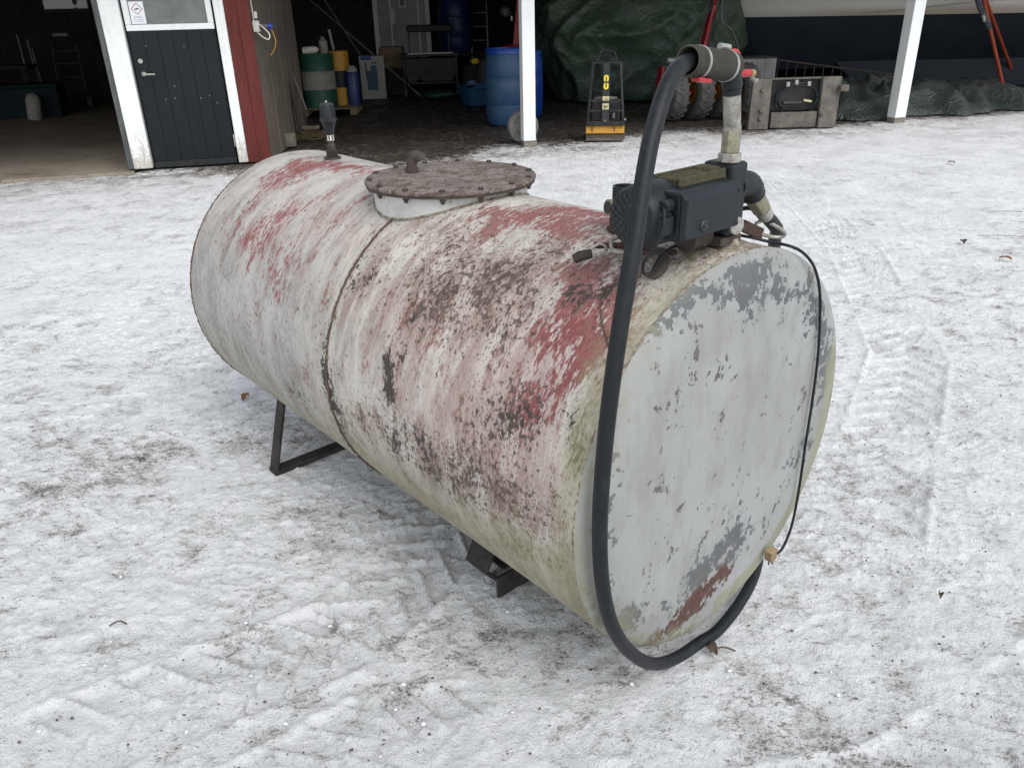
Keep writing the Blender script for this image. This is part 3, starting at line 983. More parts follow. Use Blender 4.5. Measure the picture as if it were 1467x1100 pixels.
# tarpaulin fallen on the ground at the right
def heap(u, v):
    x = 4.85 + 4.3 * u
    yb = 10.52 + 0.247 * x
    y = yb + 0.42 + 2.3 * v
    fr = min(1, v / 0.30) ** 0.75
    top = 0.50 * math.exp(-((u - 0.14) / 0.20) ** 2) + 0.34 * math.exp(-((u - 0.45) / 0.22) ** 2) + 0.24 * math.exp(-((u - 0.80) / 0.20) ** 2) + 0.08
    one = lambda p, q, o: abs(2 * float(fbm(np.array([p]), np.array([q]), 1.0, 1, 0.5, o)[0]) - 1)
    n = float(fbm(np.array([u * 5]), np.array([v * 2.0]), 1.0, 1, 0.5, 4)[0])
    z = top * fr * (0.75 + 0.5 * n) * (1 - 0.35 * v) * 1.25 - fr * (0.62 * top * one(u * 8 + v * 2.5, v * 2.6 - u * 3, 66) + 0.34 * top * one(u * 15 - v * 4, v * 4 + u * 5, 12)) + 0.03 * fr
    e = max(0, min(1, u / 0.06, (1 - u) / 0.12))
    return x, y + (0.16 * math.sin(u * 19 + 1) + 0.08 * math.sin(u * 47)) * (1 - v), 0.006 + max(0, z) * math.sin(e * math.pi / 2)


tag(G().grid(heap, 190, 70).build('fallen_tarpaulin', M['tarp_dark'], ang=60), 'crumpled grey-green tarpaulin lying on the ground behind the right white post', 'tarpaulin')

# steel grating leaning low in the dark
gr = thing('steel_grating', 'dark rusty steel rack lying on edge behind the crumpled tarpaulin', 'rack', (0, 0, 0))
a, b = at(1112, 86, 14.4), at(1292, 109, 14.4)
G().tube([a, b], 0.016, 8).build('top_rail', M['rust_dark'], gr)
a2, b2 = Vector((a.x, a.y + 0.05, a.z - 0.55)), Vector((b.x, b.y + 0.05, max(0.03, b.z - 0.55)))
G().tube([a2, b2], 0.016, 8).build('bottom_rail', M['rust_dark'], gr)
for k in range(14):
    s_ = (k + 0.3) / 14
    G().tube([a.lerp(b, s_), a2.lerp(b2, s_)], 0.009, 6).build('bar', M['rust_dark'], gr)
for p in (a2, b2):
    G().cyl((p.x, p.y, 0), p, 0.014, n=8).build('foot', M['rust_dark'], gr)

# ------------------------------------------------------------------ loader attachment frame
fr0 = Vector((4.07, 11.70, 0))
att = thing('loader_attachment', 'muddy steel loader attachment frame with coiled black hoses', 'attachment', fr0, TH * 0.15)
att.scale = (1, 1, 0.84)


def plate(x0, x1, xt0, xt1, z0, z1, y0, y1):
    return G().hexa([(x0, y0, z0), (x1, y0, z0), (x1, y1, z0), (x0, y1, z0)], [(xt0, y0 + 0.05, z1), (xt1, y0 + 0.05, z1), (xt1, y1 + 0.05, z1), (xt0, y1 + 0.05, z1)])


plate(-0.63, -0.345, -0.60, -0.335, 0.0, 0.80, -0.10, 0.0).build('side_plate', M['attach_grey'], att, False, 0.012)
plate(0.375, 0.63, 0.385, 0.655, 0.0, 0.80, -0.10, 0.0).build('side_plate', M['attach_grey'], att, False, 0.012)
G().box((0.03, -0.02, 0.135), (0.66, 0.08, 0.25)).build('cross_beam', M['attach_grey'], att, False, 0.012)
G().box((0.06, 0.06, 0.785), (1.24, 0.1, 0.025)).build('top_flange', M['attach_grey'], att, False, 0.004)
G().box((0.06, 0.13, 0.52), (1.0, 0.03, 0.5)).build('back_plate', M['attach_black'], att, False, 0.006)
for (x, z) in ((-0.47, 0.62), (-0.47, 0.30), (-0.47, 0.17), (0.62, 0.62), (0.40, 0.22)):
    G().lathe([(0, 0.05), (0.022, 0.045), (0.034, 0.02), (0.036, 0)], (x, -0.10 + 0.05 * z, z), (0, -1, 0), 10).build('stud', M['attach_grey'], att)
G().box((0.66, -0.12, 0.63), (0.12, 0.10, 0.10)).build('pin_block', M['attach_grey'], att, False, 0.015)
for i, (rx, rz, y) in enumerate(((0.30, 0.20, -0.01), (0.27, 0.175, -0.03), (0.31, 0.215, 0.02), (0.25, 0.19, 0.0))):
    pts = []
    for k in range(41):
        a_ = 2 * math.pi * k / 40
        ce = lambda q: math.copysign(abs(q) ** 0.8, q)
        pts.append((0.06 + rx * ce(math.cos(a_)), y + 0.01 * math.sin(3 * a_), 0.50 + rz * ce(math.sin(a_)) - 0.03 * i * (math.sin(a_) < 0)))
    G().tube(pts, 0.014, 8).build('hose_coil', M['black_rubber'], att)
for (x, z) in ((-0.10, 0.70), (0.02, 0.73), (0.20, 0.70)):
    G().box((x, -0.02, z), (0.05, 0.05, 0.075)).build('hose_clip', M['zinc'], att, False, 0.008)
G().cyl((-0.12, 0.03, 0.40), (0.15, 0.03, 0.40), 0.03, n=12).build('coupling', M['attach_black'], att)
G().box((0.22, 0.0, 0.43), (0.12, 0.03, 0.035), Matrix.Rotation(R_(12), 3, 'Y')).build('coupling_tag', M['label_pale'], att, False, 0.004)

# ------------------------------------------------------------------ small red tractor with twin tyres
tr0 = Vector((3.05, 13.0, 0))
trac = thing('compact_tractor', 'small red tractor with lugged twin tyres parked in front of the tarpaulin', 'tractor', tr0, R_(17))


def tyre_at(x, y, r, w, nm='tyre'):
    prof = [(0.42 * r, -w * .36), (0.62 * r, -w * .5), (0.86 * r, -w * .5), (0.95 * r, -w * .42), (0.965 * r, 0), (0.95 * r, w * .42), (0.86 * r, w * .5), (0.62 * r, w * .5), (0.42 * r, w * .36)]
    g = G().lathe(prof, (x, y, r), (1, 0, 0), 40)
    n = 18
    for k in range(n):
        for sgn in (-1, 1):
            a0 = 2 * math.pi * (k + (0.5 if sgn > 0 else 0)) / n
            a1 = a0 + 0.20

            def pt(xx, aa, rr):
                return (x + xx, y - rr * math.cos(aa), r + rr * math.sin(aa))
            h = 0.05
            lo = [pt(0.0, a0, 0.95 * r), pt(sgn * w * .5, a1, 0.90 * r), pt(sgn * w * .5, a1 + h * 1.6, 0.90 * r), pt(0.0, a0 + h * 1.6, 0.95 * r)]
            hi = [pt(0.0, a0, 1.0 * r), pt(sgn * w * .5, a1, 0.985 * r), pt(sgn * w * .5, a1 + h * 1.6, 0.985 * r), pt(0.0, a0 + h * 1.6, 1.0 * r)]
            if sgn < 0:
                lo, hi = lo[::-1], hi[::-1]
            g.hexa(lo, hi)
    o = g.build(nm, M['tyre'], trac, ang=30)
    G().lathe([(0, -w * .22), (0.16 * r, -w * .24), (0.30 * r, -w * .16), (0.47 * r, -w * .34), (0.47 * r, w * .34), (0.30 * r, w * .16), (0.16 * r, w * .24), (0, w * .22)], (x, y, r), (1, 0, 0), 24).build('rim', M['rim_yellow'], o)


for x in (-0.50, -0.06, 0.36, 0.76):
    tyre_at(x, 0.0, 0.40, 0.25)
G().cyl((-0.60, 0, 0.40), (0.86, 0, 0.40), 0.05, n=14).build('axle', M['machine_red'], trac)
G().box((0.22, 0.0, 0.835), (0.95, 0.16, 0.04)).build('fender', M['machine_red'], trac, False, 0.012)
G().box((-0.70, 0.0, 0.62), (0.04, 0.16, 0.34), Matrix.Rotation(R_(6), 3, 'Y')).build('fender_side', M['machine_red'], trac, False, 0.015)
for x in (-0.25, 0.16):
    G().box((x, 0.12, 0.52), (0.09, 0.25, 0.6)).build('frame_leg', M['machine_red'], trac, False, 0.01)
G().box((0.35, 0.75, 0.62), (0.5, 1.0, 0.36)).build('body', M['engine_dark'], trac, False, 0.05)
G().cyl((-0.55, 0.1, 0.865), (-0.25, 0.1, 0.865), 0.05, n=12).build('work_lamp', M['aluminium'], trac)
bo = G().bar((0.0, 0.0, 1.0), (0.13, 0.0, 1.62), 0.07, 0.11, (0, 1, 0))
bo.bar((0.13, 0.0, 1.62), (0.22, 0.3, 2.3), 0.07, 0.10, (0, 1, 0))
bo.bar((0.0, 0.05, 0.85), (0.0, 0.0, 1.0), 0.10, 0.14, (0, 1, 0))
boom = bo.build('boom', M['machine_red'], trac, False, 0.008)
for i, (dx, sg) in enumerate(((-0.07, 0.05), (0.08, 0.03), (-0.05, 0.08))):
    G().tube(smoothpath([(dx, -0.06, 0.9), (dx - sg, -0.09, 1.15), (dx + 0.03, -0.08, 1.45), (dx + 0.13, -0.06, 1.7), (dx + 0.2, 0.2, 2.2)], 6), 0.011, 6).build('hydraulic_hose', M['black_rubber'], trac)
G().tube(smoothpath([(0.20, -0.1, 1.75), (0.23, -0.12, 1.40), (0.38, -0.14, 1.28), (0.52, -0.12, 1.08), (0.56, -0.1, 0.88)], 6), 0.009, 6).build('cable', M['jamb_grey'], trac)

cab = thing('machine_cabinet', 'grey sheet metal cabinet with an orange lamp behind the hose nozzle', 'cabinet', (0, 0, 0))
a, b = at(1050, 150, 13.75), at(1107, 84, 13.75)
cx, w_ = (a.x + b.x) / 2 + 0.03, b.x - a.x + 0.1
G().box((cx, 14.05, (a.z + b.z) / 2), (w_, 0.55, b.z - a.z)).build('body', M['cabinet_grey'], cab, False, 0.012)
G().box((cx, 14.05, b.z + 0.008), (w_ + 0.02, 0.58, 0.02)).build('lid', M['attach_black'], cab, False, 0.006)
lp = at(1072, 101, 13.74)
G().box((lp.x, 13.765, lp.z), (0.24, 0.03, 0.085)).build('lamp', M['amber'], cab, False, 0.008)
for (dx, dy) in ((-w_ / 2 + 0.06, 0), (w_ / 2 - 0.06, 0), (-w_ / 2 + 0.06, 0.45), (w_ / 2 - 0.06, 0.45)):
    G().box((cx + dx, 13.85 + dy, a.z / 2), (0.06, 0.06, a.z - 0.002)).build('leg', M['attach_black'], cab, False)
for dx in (-0.12, 0.17):
    G().box((cx + dx, 13.771, (a.z + b.z) / 2), (0.012, 0.006, b.z - a.z - 0.03)).build('panel_rib', M['cabinet_grey'], cab, False)

# ------------------------------------------------------------------ yellow plate compactor
c0 = Vector((1.325, 10.86, 0))
cmp_ = thing('plate_compactor', 'yellow and black vibrating plate compactor standing at the barn opening', 'compactor', c0, R_(-7))
cmp_.scale = (1, 1, 0.78)
g = G()
g.grid(lambda u, v: (-0.25 + 0.5 * u, (-0.02 if v < 0.5 else 0) + 0.55 * v, 0.004 + 0.10 * (1 - min(1, v / 0.2)) ** 2 + 0.10 * max(0, (v - .8) / .2) ** 2), 6, 16)
g.grid(lambda u, v: (-0.25 + 0.5 * u, (-0.02 if v < 0.5 else 0) + 0.55 * v, 0.125 + 0.01 * math.sin(3 * u)), 6, 16)
g.box((0, 0.26, 0.068), (0.495, 0.5, 0.11))
g.build('base_plate', M['plate_rust'], cmp_, bevel=0)
G().hexa([(-0.255, -0.03, 0.135), (0.255, -0.03, 0.135), (0.255, 0.45, 0.135), (-0.255, 0.45, 0.135)], [(-0.255, 0.0, 0.26), (0.255, 0.0, 0.26), (0.255, 0.45, 0.26), (-0.255, 0.45, 0.26)]).build('skirt', M['yellow'], cmp_, False, 0.012)
for x in (-0.17, 0.125):
    G().box((x, -0.022, 0.2), (0.008, 0.02, 0.1), Matrix.Rotation(R_(13), 3, 'X')).build('skirt_seam', M['frame_black'], cmp_, False)
G().box((0, -0.01, 0.30), (0.5, 0.06, 0.075)).build('lower_bar', M['frame_black'], cmp_, False, 0.008)
G().box((0, 0.02, 0.50), (0.42, 0.05, 0.035)).build('cross_bar', M['frame_black'], cmp_, False, 0.006)
G().box((0, 0.03, 0.66), (0.40, 0.04, 0.04)).build('cross_bar', M['frame_black'], cmp_, False, 0.006)
for s_ in (-1, 1):
    G().bar((s_ * 0.235, 0.0, 0.27), (s_ * 0.175, 0.10, 1.24), 0.034, 0.034).build('side_bar', M['frame_black'], cmp_, False, 0.006)
G().bar((0, -0.035, 0.30), (0, 0.07, 1.24), 0.09, 0.03, (0, 1, 0)).build('centre_panel', M['frame_black'], cmp_, False, 0.005)
G().bar((-0.20, 0.10, 1.245), (0.19, 0.10, 1.245), 0.03, 0.03).build('top_bar', M['frame_black'], cmp_, False, 0.006)
G().tube(smoothpath([(-0.13, 0.10, 1.25), (-0.085, 0.16, 1.40), (-0.06, 0.18, 1.42), (0.075, 0.18, 1.42), (0.10, 0.16, 1.40), (0.145, 0.10, 1.25)], 4), 0.010, 8).build('lifting_loop', M['frame_black'], cmp_)
G().box((0, 0.24, 0.47), (0.38, 0.30, 0.34)).build('engine', M['engine_dark'], cmp_, False, 0.03)
G().blob((0.0, 0.2, 0.68), (0.16, 0.13, 0.03), 16, 8).build('fuel_cap_cover', M['clamp_steel'], cmp_)
G().box((0.11, 0.03, 0.42), (0.035, 0.05, 0.09)).build('latch', M['jamb_grey'], cmp_, False, 0.006)
G().cyl((0.0, -0.045, 0.345), (0.0, -0.035, 0.345), 0.014, n=10).build('bolt', M['clamp_steel'], cmp_)
G().cyl((0.25, -0.01, 0.36), (0.27, -0.01, 0.36), 0.02, n=10).build('bolt', M['clamp_steel'], cmp_)


def stadium(cx, cy, w, h, n=10):
    r = w / 2
    P = [(cx + r * math.cos(a), cy + h / 2 - r + r * math.sin(a)) for a in np.linspace(0, math.pi, n)]
    P += [(cx + r * math.cos(a), cy - h / 2 + r + r * math.sin(a)) for a in np.linspace(math.pi, 2 * math.pi, n)]
    return P, [tuple(range(2 * n))]


pd = Vector((0, 0.105, 0.94)).normalized()
pc = []
for cy, sg in ((0.060, 1), (-0.060, -1)):
    V, Fc = stadium(0, cy, 0.062, 0.105)
    pc.append((V, Fc, M['lemon'], 0))
    V, Fc = rect(-0.008, 0.008, cy - 0.025 - 0.03 * (sg > 0), cy + 0.025 + 0.03 * (sg < 0))
    pc.append((V, Fc, M['sign_black'], 0.0015))
V, Fc = rect(-0.036, 0.036, -0.008, 0.008)
pc.append((V, Fc, M['sign_black'], 0.0015))
base = Vector((0, -0.035 + 0.105 * (0.95 - 0.30) / 0.94 - 0.0185, 0.95))
multi('badge', pc, cmp_, base, (1, 0, 0), pd, (0, -1, 0.11))
for zc, bars in ((0.70, ((-0.025, 0.025, -0.022, -0.014), (-0.006, 0.022, -0.002, 0.006))), (0.575, ((-0.03, 0.03, -0.005, 0.01), (-0.02, -0.01, -0.04, -0.005), (-0.02, 0.02, -0.025, -0.017)))):
    V, Fc = rect(-0.042, 0.042, -0.035 if zc > .6 else -0.05, 0.032 if zc > .6 else 0.045)
    pc = [(V, Fc, M['label_pale'], 0)]
    for bb in bars:
        V, Fc = rect(*bb)
        pc.append((V, Fc, M['sign_black'], 0.0015))
    multi('plate_label', pc, cmp_, Vector((0, -0.035 + 0.105 * (zc - 0.30) / 0.94 - 0.0185, zc)), (1, 0, 0), pd, (0, -1, 0.11))

# ------------------------------------------------------------------ drums, barrels, tubs
def plastic_drum(name, label, loc, r, h, mat, lid=None):
    d = thing(name, label, 'barrel', loc, random.random() * 6, 'blue plastic barrels')
    G().lathe([(0, 0.0), (r * .84, 0.0), (r * .90, 0.03 * h), (r * .97, 0.16 * h), (r * .985, 0.27 * h), (r * .965, 0.275 * h), (r * 1.0, 0.29 * h), (r * 1.0, 0.50 * h), (r * .985, 0.63 * h),
               (r * .965, 0.635 * h), (r * .985, 0.65 * h), (r * .95, 0.80 * h), (r * .90, 0.90 * h), (r * .86, 0.93 * h)], (0, 0, 0), n=40).build('body', mat, d, ang=50)
    G().lathe([(r * .87, 0.925 * h), (r * .93, 0.93 * h), (r * .93, 0.985 * h), (r * .89, h), (r * .80, h), (r * .78, 0.975 * h), (0, 0.975 * h)], (0, 0, 0), n=40).build('rim', lid or mat, d, ang=50)
    return d


p = at(731, 179, 13.1)
plastic_drum('plastic_barrel', 'faded blue plastic barrel standing just left of the white post', (0.03, 13.0, 0.0), 0.335, 1.10, M['blue_drum'], M['bright_blue_drum'])
plastic_drum('plastic_barrel', 'bright blue plastic barrel half hidden behind the white post', (0.36, 14.0, 0.0), 0.29, 1.02, M['bright_blue_drum'])
pd_ = at(655, 75, 19.6)
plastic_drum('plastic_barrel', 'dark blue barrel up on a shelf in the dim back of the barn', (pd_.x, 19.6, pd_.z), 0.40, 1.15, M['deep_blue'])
sh = thing('wall_shelf', 'dark timber shelf carrying a blue barrel at the back wall', 'shelf', (pd_.x, 19.6, 0))
G().box((0, 0, pd_.z - 0.035), (1.3, 0.9, 0.06)).build('top', M['dark_wood'], sh, False, 0.005)
for (dx, dy) in ((-0.6, -0.4), (0.6, -0.4), (-0.6, 0.4), (0.6, 0.4)):
    G().box((dx, dy, pd_.z / 2 - 0.033), (0.08, 0.08, pd_.z - 0.068)).build('leg', M['dark_wood'], sh, False, 0.004)

tb = at(686, 147, 15.9)
g = G().grid(lambda u, v: ((0.36 + 0.07 * math.sin(u * 13) * v) * (0.8 + 0.22 * v) * math.cos(2 * math.pi * u), (0.30 + 0.05 * math.sin(u * 19 + 1)) * (0.8 + 0.22 * v) * math.sin(2 * math.pi * u), 0.38 * v + 0.05 * v * math.sin(u * 25)), 48, 8, True)
g.lathe([(0, 0.01), (0.27, 0.01)], (0, 0, 0), n=24)
g.lathe([(0, 0.33), (0.2, 0.34), (0.34, 0.30)], (0, 0, 0), n=24)
o = tag(g.build('plastic_sack', M['tub_blue'], ang=60), 'crumpled teal blue plastic sack on the floor left of the barrel', 'sack')
o.location = (tb.x - 0.02, 15.9, 0)

# pallet with the banded oil drum
pl = Vector((-3.12, 15.0, 0))
pal = thing('pallet', 'worn wooden pallet under the green and white oil drum', 'pallet', pl, R_(3))
for k in range(5):
    G().box((0, -0.36 + k * 0.18, 0.125), (1.0, 0.13, 0.022)).build('deck_board', M['pallet_wood'], pal, False, 0.003)
for x in (-0.43, 0.0, 0.43):
    G().box((x, 0, 0.103), (0.12, 0.85, 0.021)).build('stringer_board', M['pallet_wood'], pal, False, 0.003)
    for y in (-0.37, 0, 0.37):
        G().box((x, y, 0.052), (0.12, 0.11, 0.079)).build('block', M['pallet_wood'], pal, False, 0.003)
dr = thing('oil_drum', 'green steel oil drum with a white middle band standing on the pallet', 'drum', pl + Vector((-0.17, -0.05, 0.137)), 0.4)
r = 0.29
G().lathe([(0, 0.012), (r * .97, 0.012), (r * 1.01, 0.0), (r * 1.01, 0.02), (r, 0.025), (r, 0.29)], (0, 0, 0), n=40).build('lower_band', M['drum_green'], dr, ang=50)
G().lathe([(r, 0.291), (r * 1.025, 0.30), (r, 0.312), (r, 0.575), (r * 1.025, 0.585), (r, 0.597)], (0, 0, 0), n=40).build('middle_band', M['drum_white'], dr, ang=50)
G().lathe([(r, 0.598), (r, 0.86), (r * 1.01, 0.865), (r * 1.01, 0.885), (r * .97, 0.885), (r * .96, 0.87), (0, 0.87)], (0, 0, 0), n=40).build('upper_band', M['drum_green'], dr, ang=50)
yd = thing('striped_drum', 'yellow and dark banded drum just behind the green oil drum', 'drum', pl + Vector((0.14, 0.22, 0.137)), 0)
r = 0.20
G().lathe([(0, 0.0), (r, 0.0), (r, 0.30)], (0, 0, 0), n=32).build('lower_band', M['yellow'], yd, ang=50)
G().lathe([(r, 0.301), (r * 1.02, 0.31), (r, 0.32), (r, 0.58)], (0, 0, 0), n=32).build('middle_band', M['door_blue'], yd, ang=50)
G().lathe([(r, 0.581), (r * 1.02, 0.59), (r, 0.60), (r, 0.90), (r * .9, 0.91), (0, 0.91)], (0, 0, 0), n=32).build('upper_band', M['yellow'], yd, ang=50)
cn = thing('chemical_canister', 'blue canister with pale neck standing right of the striped drum', 'canister', pl + Vector((0.40, 0.10, 0.137)), 0)
G().lathe([(0, 0.0), (0.12, 0.0), (0.125, 0.03), (0.125, 0.50), (0.10, 0.56)], (0, 0, 0), n=24).build('body', M['deep_blue'], cn, ang=50)
G().lathe([(0.10, 0.561), (0.09, 0.62), (0.05, 0.66), (0, 0.66)], (0, 0, 0), n=24).build('neck', M['tool_pale'], cn, ang=50)
# things on top of the oil drum
dt = pl + Vector((-0.17, -0.05, 1.01))
o = tag(G().lathe([(0, 0), (0.055, 0.005), (0.06, 0.03), (0.058, 0.22), (0.03, 0.27), (0, 0.28)], (0, 0, 0), (1, 0, 0.06), 16).build('plastic_bottle', M['white_plastic']), 'pale plastic bottle lying on top of the green oil drum', 'bottle')
o.location = dt + Vector((-0.20, -0.1, 0.058))
o = tag(G().lathe([(0, 0), (0.075, 0), (0.078, 0.02), (0.078, 0.2), (0.05, 0.22), (0.03, 0.27), (0, 0.275)], (0, 0, 0), n=18).build('grey_jug', M['tool_pale']), 'grey jug standing on the green oil drum beside the bottle', 'jug')
o.location = dt + Vector((0.13, 0.06, 0.0))
o = tag(G().lathe([(0, 0), (0.05, 0), (0.052, 0.02), (0.052, 0.14), (0.025, 0.17), (0.022, 0.20), (0, 0.20)], (0, 0, 0), n=18).build('small_bottle', M['dark_plastic']), 'dark bottle standing at the back of the green oil drum', 'bottle')
o.location = dt + Vector((-0.05, 0.15, 0.0))
o = tag(G().tube([(0, 0, 0), (-0.05, 0.02, 0.33)], 0.022, 10).build('grease_tube', M['carton_white']), 'pale grease tube standing tilted on the yellow striped drum', 'tube')
o.location = pl + Vector((0.10, 0.2, 1.055))

# white box with printed picture, cardboard box behind it
bxl, bxr = at(520, 140, 17.6), at(551, 140, 17.6)
bw = bxr.x - bxl.x + 0.05
bx = thing('appliance_box', 'white cardboard box with a teal picture standing on the barn floor', 'box', ((bxl.x + bxr.x) / 2, 17.75, 0.0), R_(8))
G().box((0, 0, 0.42), (bw, 0.4, 0.84)).build('carton', M['carton_white'], bx, False, 0.006)
multi('picture', [(*rect(-0.12, 0.10, 0.18, 0.56), M['print_teal'], 0.0), (*rect(-0.03, 0.09, 0.56, 0.66), M['print_teal'], 0.0), (*rect(-0.14, -0.11, 0.40, 0.72), M['sign_black'], 0.0), (*rect(-0.01, 0.1, 0.68, 0.73), M['sign_ink'], 0.0), (*rect(-0.22, 0.0, 0.76, 0.835), M['print_blue'], 0.0)],
      bx, (0, -0.2035, 0), (1, 0, 0), (0, 0, 1), (0, -1, 0))
bq = at(562, 98, 18.4)
o = tag(G().box((0, 0, 0), (0.5, 0.5, 0.42)).build('cardboard_box', M['carton_brown'], smooth=False, bevel=0.006), 'brown cardboard box on a crate behind the white picture box', 'box')
o.location = (bq.x, 18.5, 0.55 + 0.212)
o = tag(G().box((0, 0, 0), (0.62, 0.6, 0.55)).build('dark_crate', M['dark_wood'], smooth=False, bevel=0.008), 'dark wooden crate under the brown cardboard box', 'crate', 'dark crates in the barn')
o.location = (bq.x, 18.5, 0.275)

# dark work trolley with a raised bar
tc = at(618, 120, 18.0)
tro = thing('work_trolley', 'dark workshop trolley with a raised padded bar at the back of the barn', 'trolley', (tc.x, 18.0, 0), R_(4))
G().box((0, 0, 0.82), (1.25, 0.6, 0.05)).build('top_tray', M['frame_black'], tro, False, 0.01)
G().box((0.02, -0.29, 0.855), (0.95, 0.03, 0.03)).build('tray_edge', M['aluminium'], tro, False, 0.004)
G().box((0, 0, 0.28), (1.2, 0.6, 0.05)).build('bottom_tray', M['engine_dark'], tro, False, 0.01)
G().box((0.0, -0.05, 0.57), (1.05, 0.45, 0.38)).build('drawer_unit', M['frame_black'], tro, False, 0.012)
G().box((-0.05, -0.285, 0.60), (0.6, 0.02, 0.06)).build('drawer_pull', M['engine_dark'], tro, False, 0.004)
for i, (x, w) in enumerate(((-0.38, 0.2), (0.15, 0.62))):
    G().box((x, -0.18, 0.40 - 0.03), (w, 0.2, 0.12)).build('tray_bin', M['tool_grey'], tro, False, 0.008)
for x in (-0.55, 0.55):
    for y in (-0.25, 0.25):
        G().bar((x, y, 0.12), (x, y, 0.82), 0.04, 0.04).build('leg', M['frame_black'], tro, False)
        G().cyl((x - 0.02, y, 0.06), (x + 0.02, y, 0.06), 0.06, n=16).build('castor', M['tyre'], tro)
for x in (-0.42, 0.42):
    G().bar((x, 0.2, 0.84), (x, 0.2, 1.28), 0.03, 0.03).build('upright', M['frame_black'], tro, False)
G().box((0.02, 0.2, 1.32), (0.95, 0.12, 0.14)).build('padded_bar', M['black_rubber'], tro, False, 0.03)
o = tag(G().blob((0, 0, 0.09), (0.36, 0.2, 0.085), 20, 8, 0.12).build('green_sheet', M['drum_green']), 'low bundle of green sheet on the floor under the trolley', 'bundle')
o.location = (tc.x + 0.22, 17.2, 0)

# aluminium ladder
la = thing('ladder', 'grey aluminium ladder leaning upright against the back wall', 'ladder', (0, 0, 0))
l0, l1 = at(676, 70, 19.3), at(699, 66, 19.3)
l0.z = l1.z = 0.0
lt0, lt1 = Vector((l0.x - 0.02, 19.95, 2.9)), Vector((l1.x - 0.02, 19.95, 2.9))
for a, b in ((l0, lt0), (l1, lt1)):
    G().bar(a, b, 0.03, 0.06, (0, 1, 0)).build('stile', M['aluminium'], la, False, 0.004)
for k in range(10):
    s_ = (k + 0.6) / 10.2
    G().cyl(l0.lerp(lt0, s_), l1.lerp(lt1, s_), 0.016, n=8).build('rung', M['aluminium'], la)

# bits hanging at the right of the ladder
hp = at(724, 17, 17.0)
hk = thing('hanging_lamp', 'grey round lamp hanging in the dark left of the white post', 'lamp', (hp.x, 17.0, hp.z))
G().lathe([(0, 0.10), (0.06, 0.09), (0.12, 0.0), (0.10, -0.05), (0, -0.06)], (0, 0, 0), (0.3, -0.5, 0.8), 20).build('shade', M['jamb_grey'], hk)
G().cyl((0, 0, 0.05), (0.0, 0, 1.55), 0.006, n=6).build('cord', M['black_rubber'], hk)
wp = at(733, 27, 17.0)
o = tag(G().box((0, 0, 0), (0.035, 0.02, 0.09)).build('white_tag', M['sign_white'], smooth=False, bevel=0.003), 'small white tag hanging below the grey lamp', 'tag')
o.location = wp
o = tag(G().tube([(0, 0, 0.03), (0, 0, 1.2)], 0.004, 6).build('tag_string', M['black_rubber']), 'thin string carrying the small white tag', 'string')
o.location = wp
rp = at(742, 75, 15.2)
rd = thing('red_jack', 'dark red floor crane arm standing behind the blue barrel', 'crane', (rp.x, 15.3, 0))
G().bar((-0.30, 0, 0.03), (0.35, 0.0, 0.03), 0.10, 0.06).build('base', M['machine_red'], rd, False, 0.01)
G().bar((-0.16, 0, 0.06), (0.06, 0.0, 1.9), 0.10, 0.09, (0, 1, 0)).build('mast', M['machine_red'], rd, False, 0.01)
G().blob((-0.15, -0.02, 1.02), (0.17, 0.12, 0.05), 14, 8, 0.15).build('head', M['machine_red'], rd)
gb = at(703, 95, 15.6)
o = tag(G().lathe([(0, 0), (0.16, 0), (0.2, 0.5), (0.16, 0.75), (0.05, 0.8), (0, 0.8)], (0, 0, 0), n=20).build('grey_sack', M['tool_grey']), 'dim grey sack standing left of the faded blue barrel', 'sack')
o.location = (gb.x - 0.08, 16.3, 0.0)
yb = at(680, 88, 18.6)
o = tag(G().blob((0, 0, 0), (0.10, 0.08, 0.07), 12, 8, 0.1).build('yellow_float', M['lemon']), 'small yellow float lying on the dark crate near the ladder', 'float')
o.location = (yb.x, 18.6, yb.z)
o = tag(G().box((0, 0, 0), (0.5, 0.5, yb.z - 0.07)).build('dark_crate', M['dark_wood'], smooth=False, bevel=0.008), 'dark crate in front of the ladder carrying a yellow float', 'crate', 'dark crates in the barn')
o.location = (yb.x, 18.6, (yb.z - 0.07) / 2)

# poles in the dark corner
for (a, b, lab) in ((at(444, 0, 18.5), at(520, 66, 18.2), 'long thin pole leaning in the dark corner behind the oil drum'),
                    (at(462, -4, 18.8), at(505, 62, 18.6), 'steel pole leaning left of the grey door')):
    b2 = b + (b - a) * (b.z / max(0.05, a.z - b.z))
    b2.z = 0.0
    tag(G().tube([a, b2], 0.018, 8).build('leaning_pole', M['aluminium']), lab, 'pole', 'poles in the dark corner')

# broom against the side wall, and a black strip drawn as the shadow line there
a, b = at(402, 70, 12.6), at(439, 158, 12.25)
b.z = max(b.z, 0.05)
bro = thing('broom', 'old broom with pale handle leaning against the dark side wall', 'broom', (0, 0, 0))
G().tube(smoothpath([a, a.lerp(b, 0.6) + Vector((0.015, 0, 0.0)), b], 5), 0.014, 8).build('handle', M['handle_wood'], bro)
G().box((b.x + 0.03, b.y, 0.11), (0.26, 0.07, 0.05)).build('head', M['handle_wood'], bro, False, 0.01)
G().box((b.x + 0.03, b.y, 0.045), (0.25, 0.06, 0.08)).build('bristles', M['dark_plastic'], bro, False, 0.006)
a, b = at(404, 78, 12.0), at(428, 170, 11.9)
g = G().bar((a.x, a.y, a.z), (b.x, b.y, 0.02), 0.10, 0.02, (1, 0.2, 0))
tag(g.build('shadow_strip', M['frame_black'], smooth=False, bevel=0.003), 'black strip painting the shadow line along the side wall behind the broom', 'shadow strip')
sp = at(408, 208, 11.1)
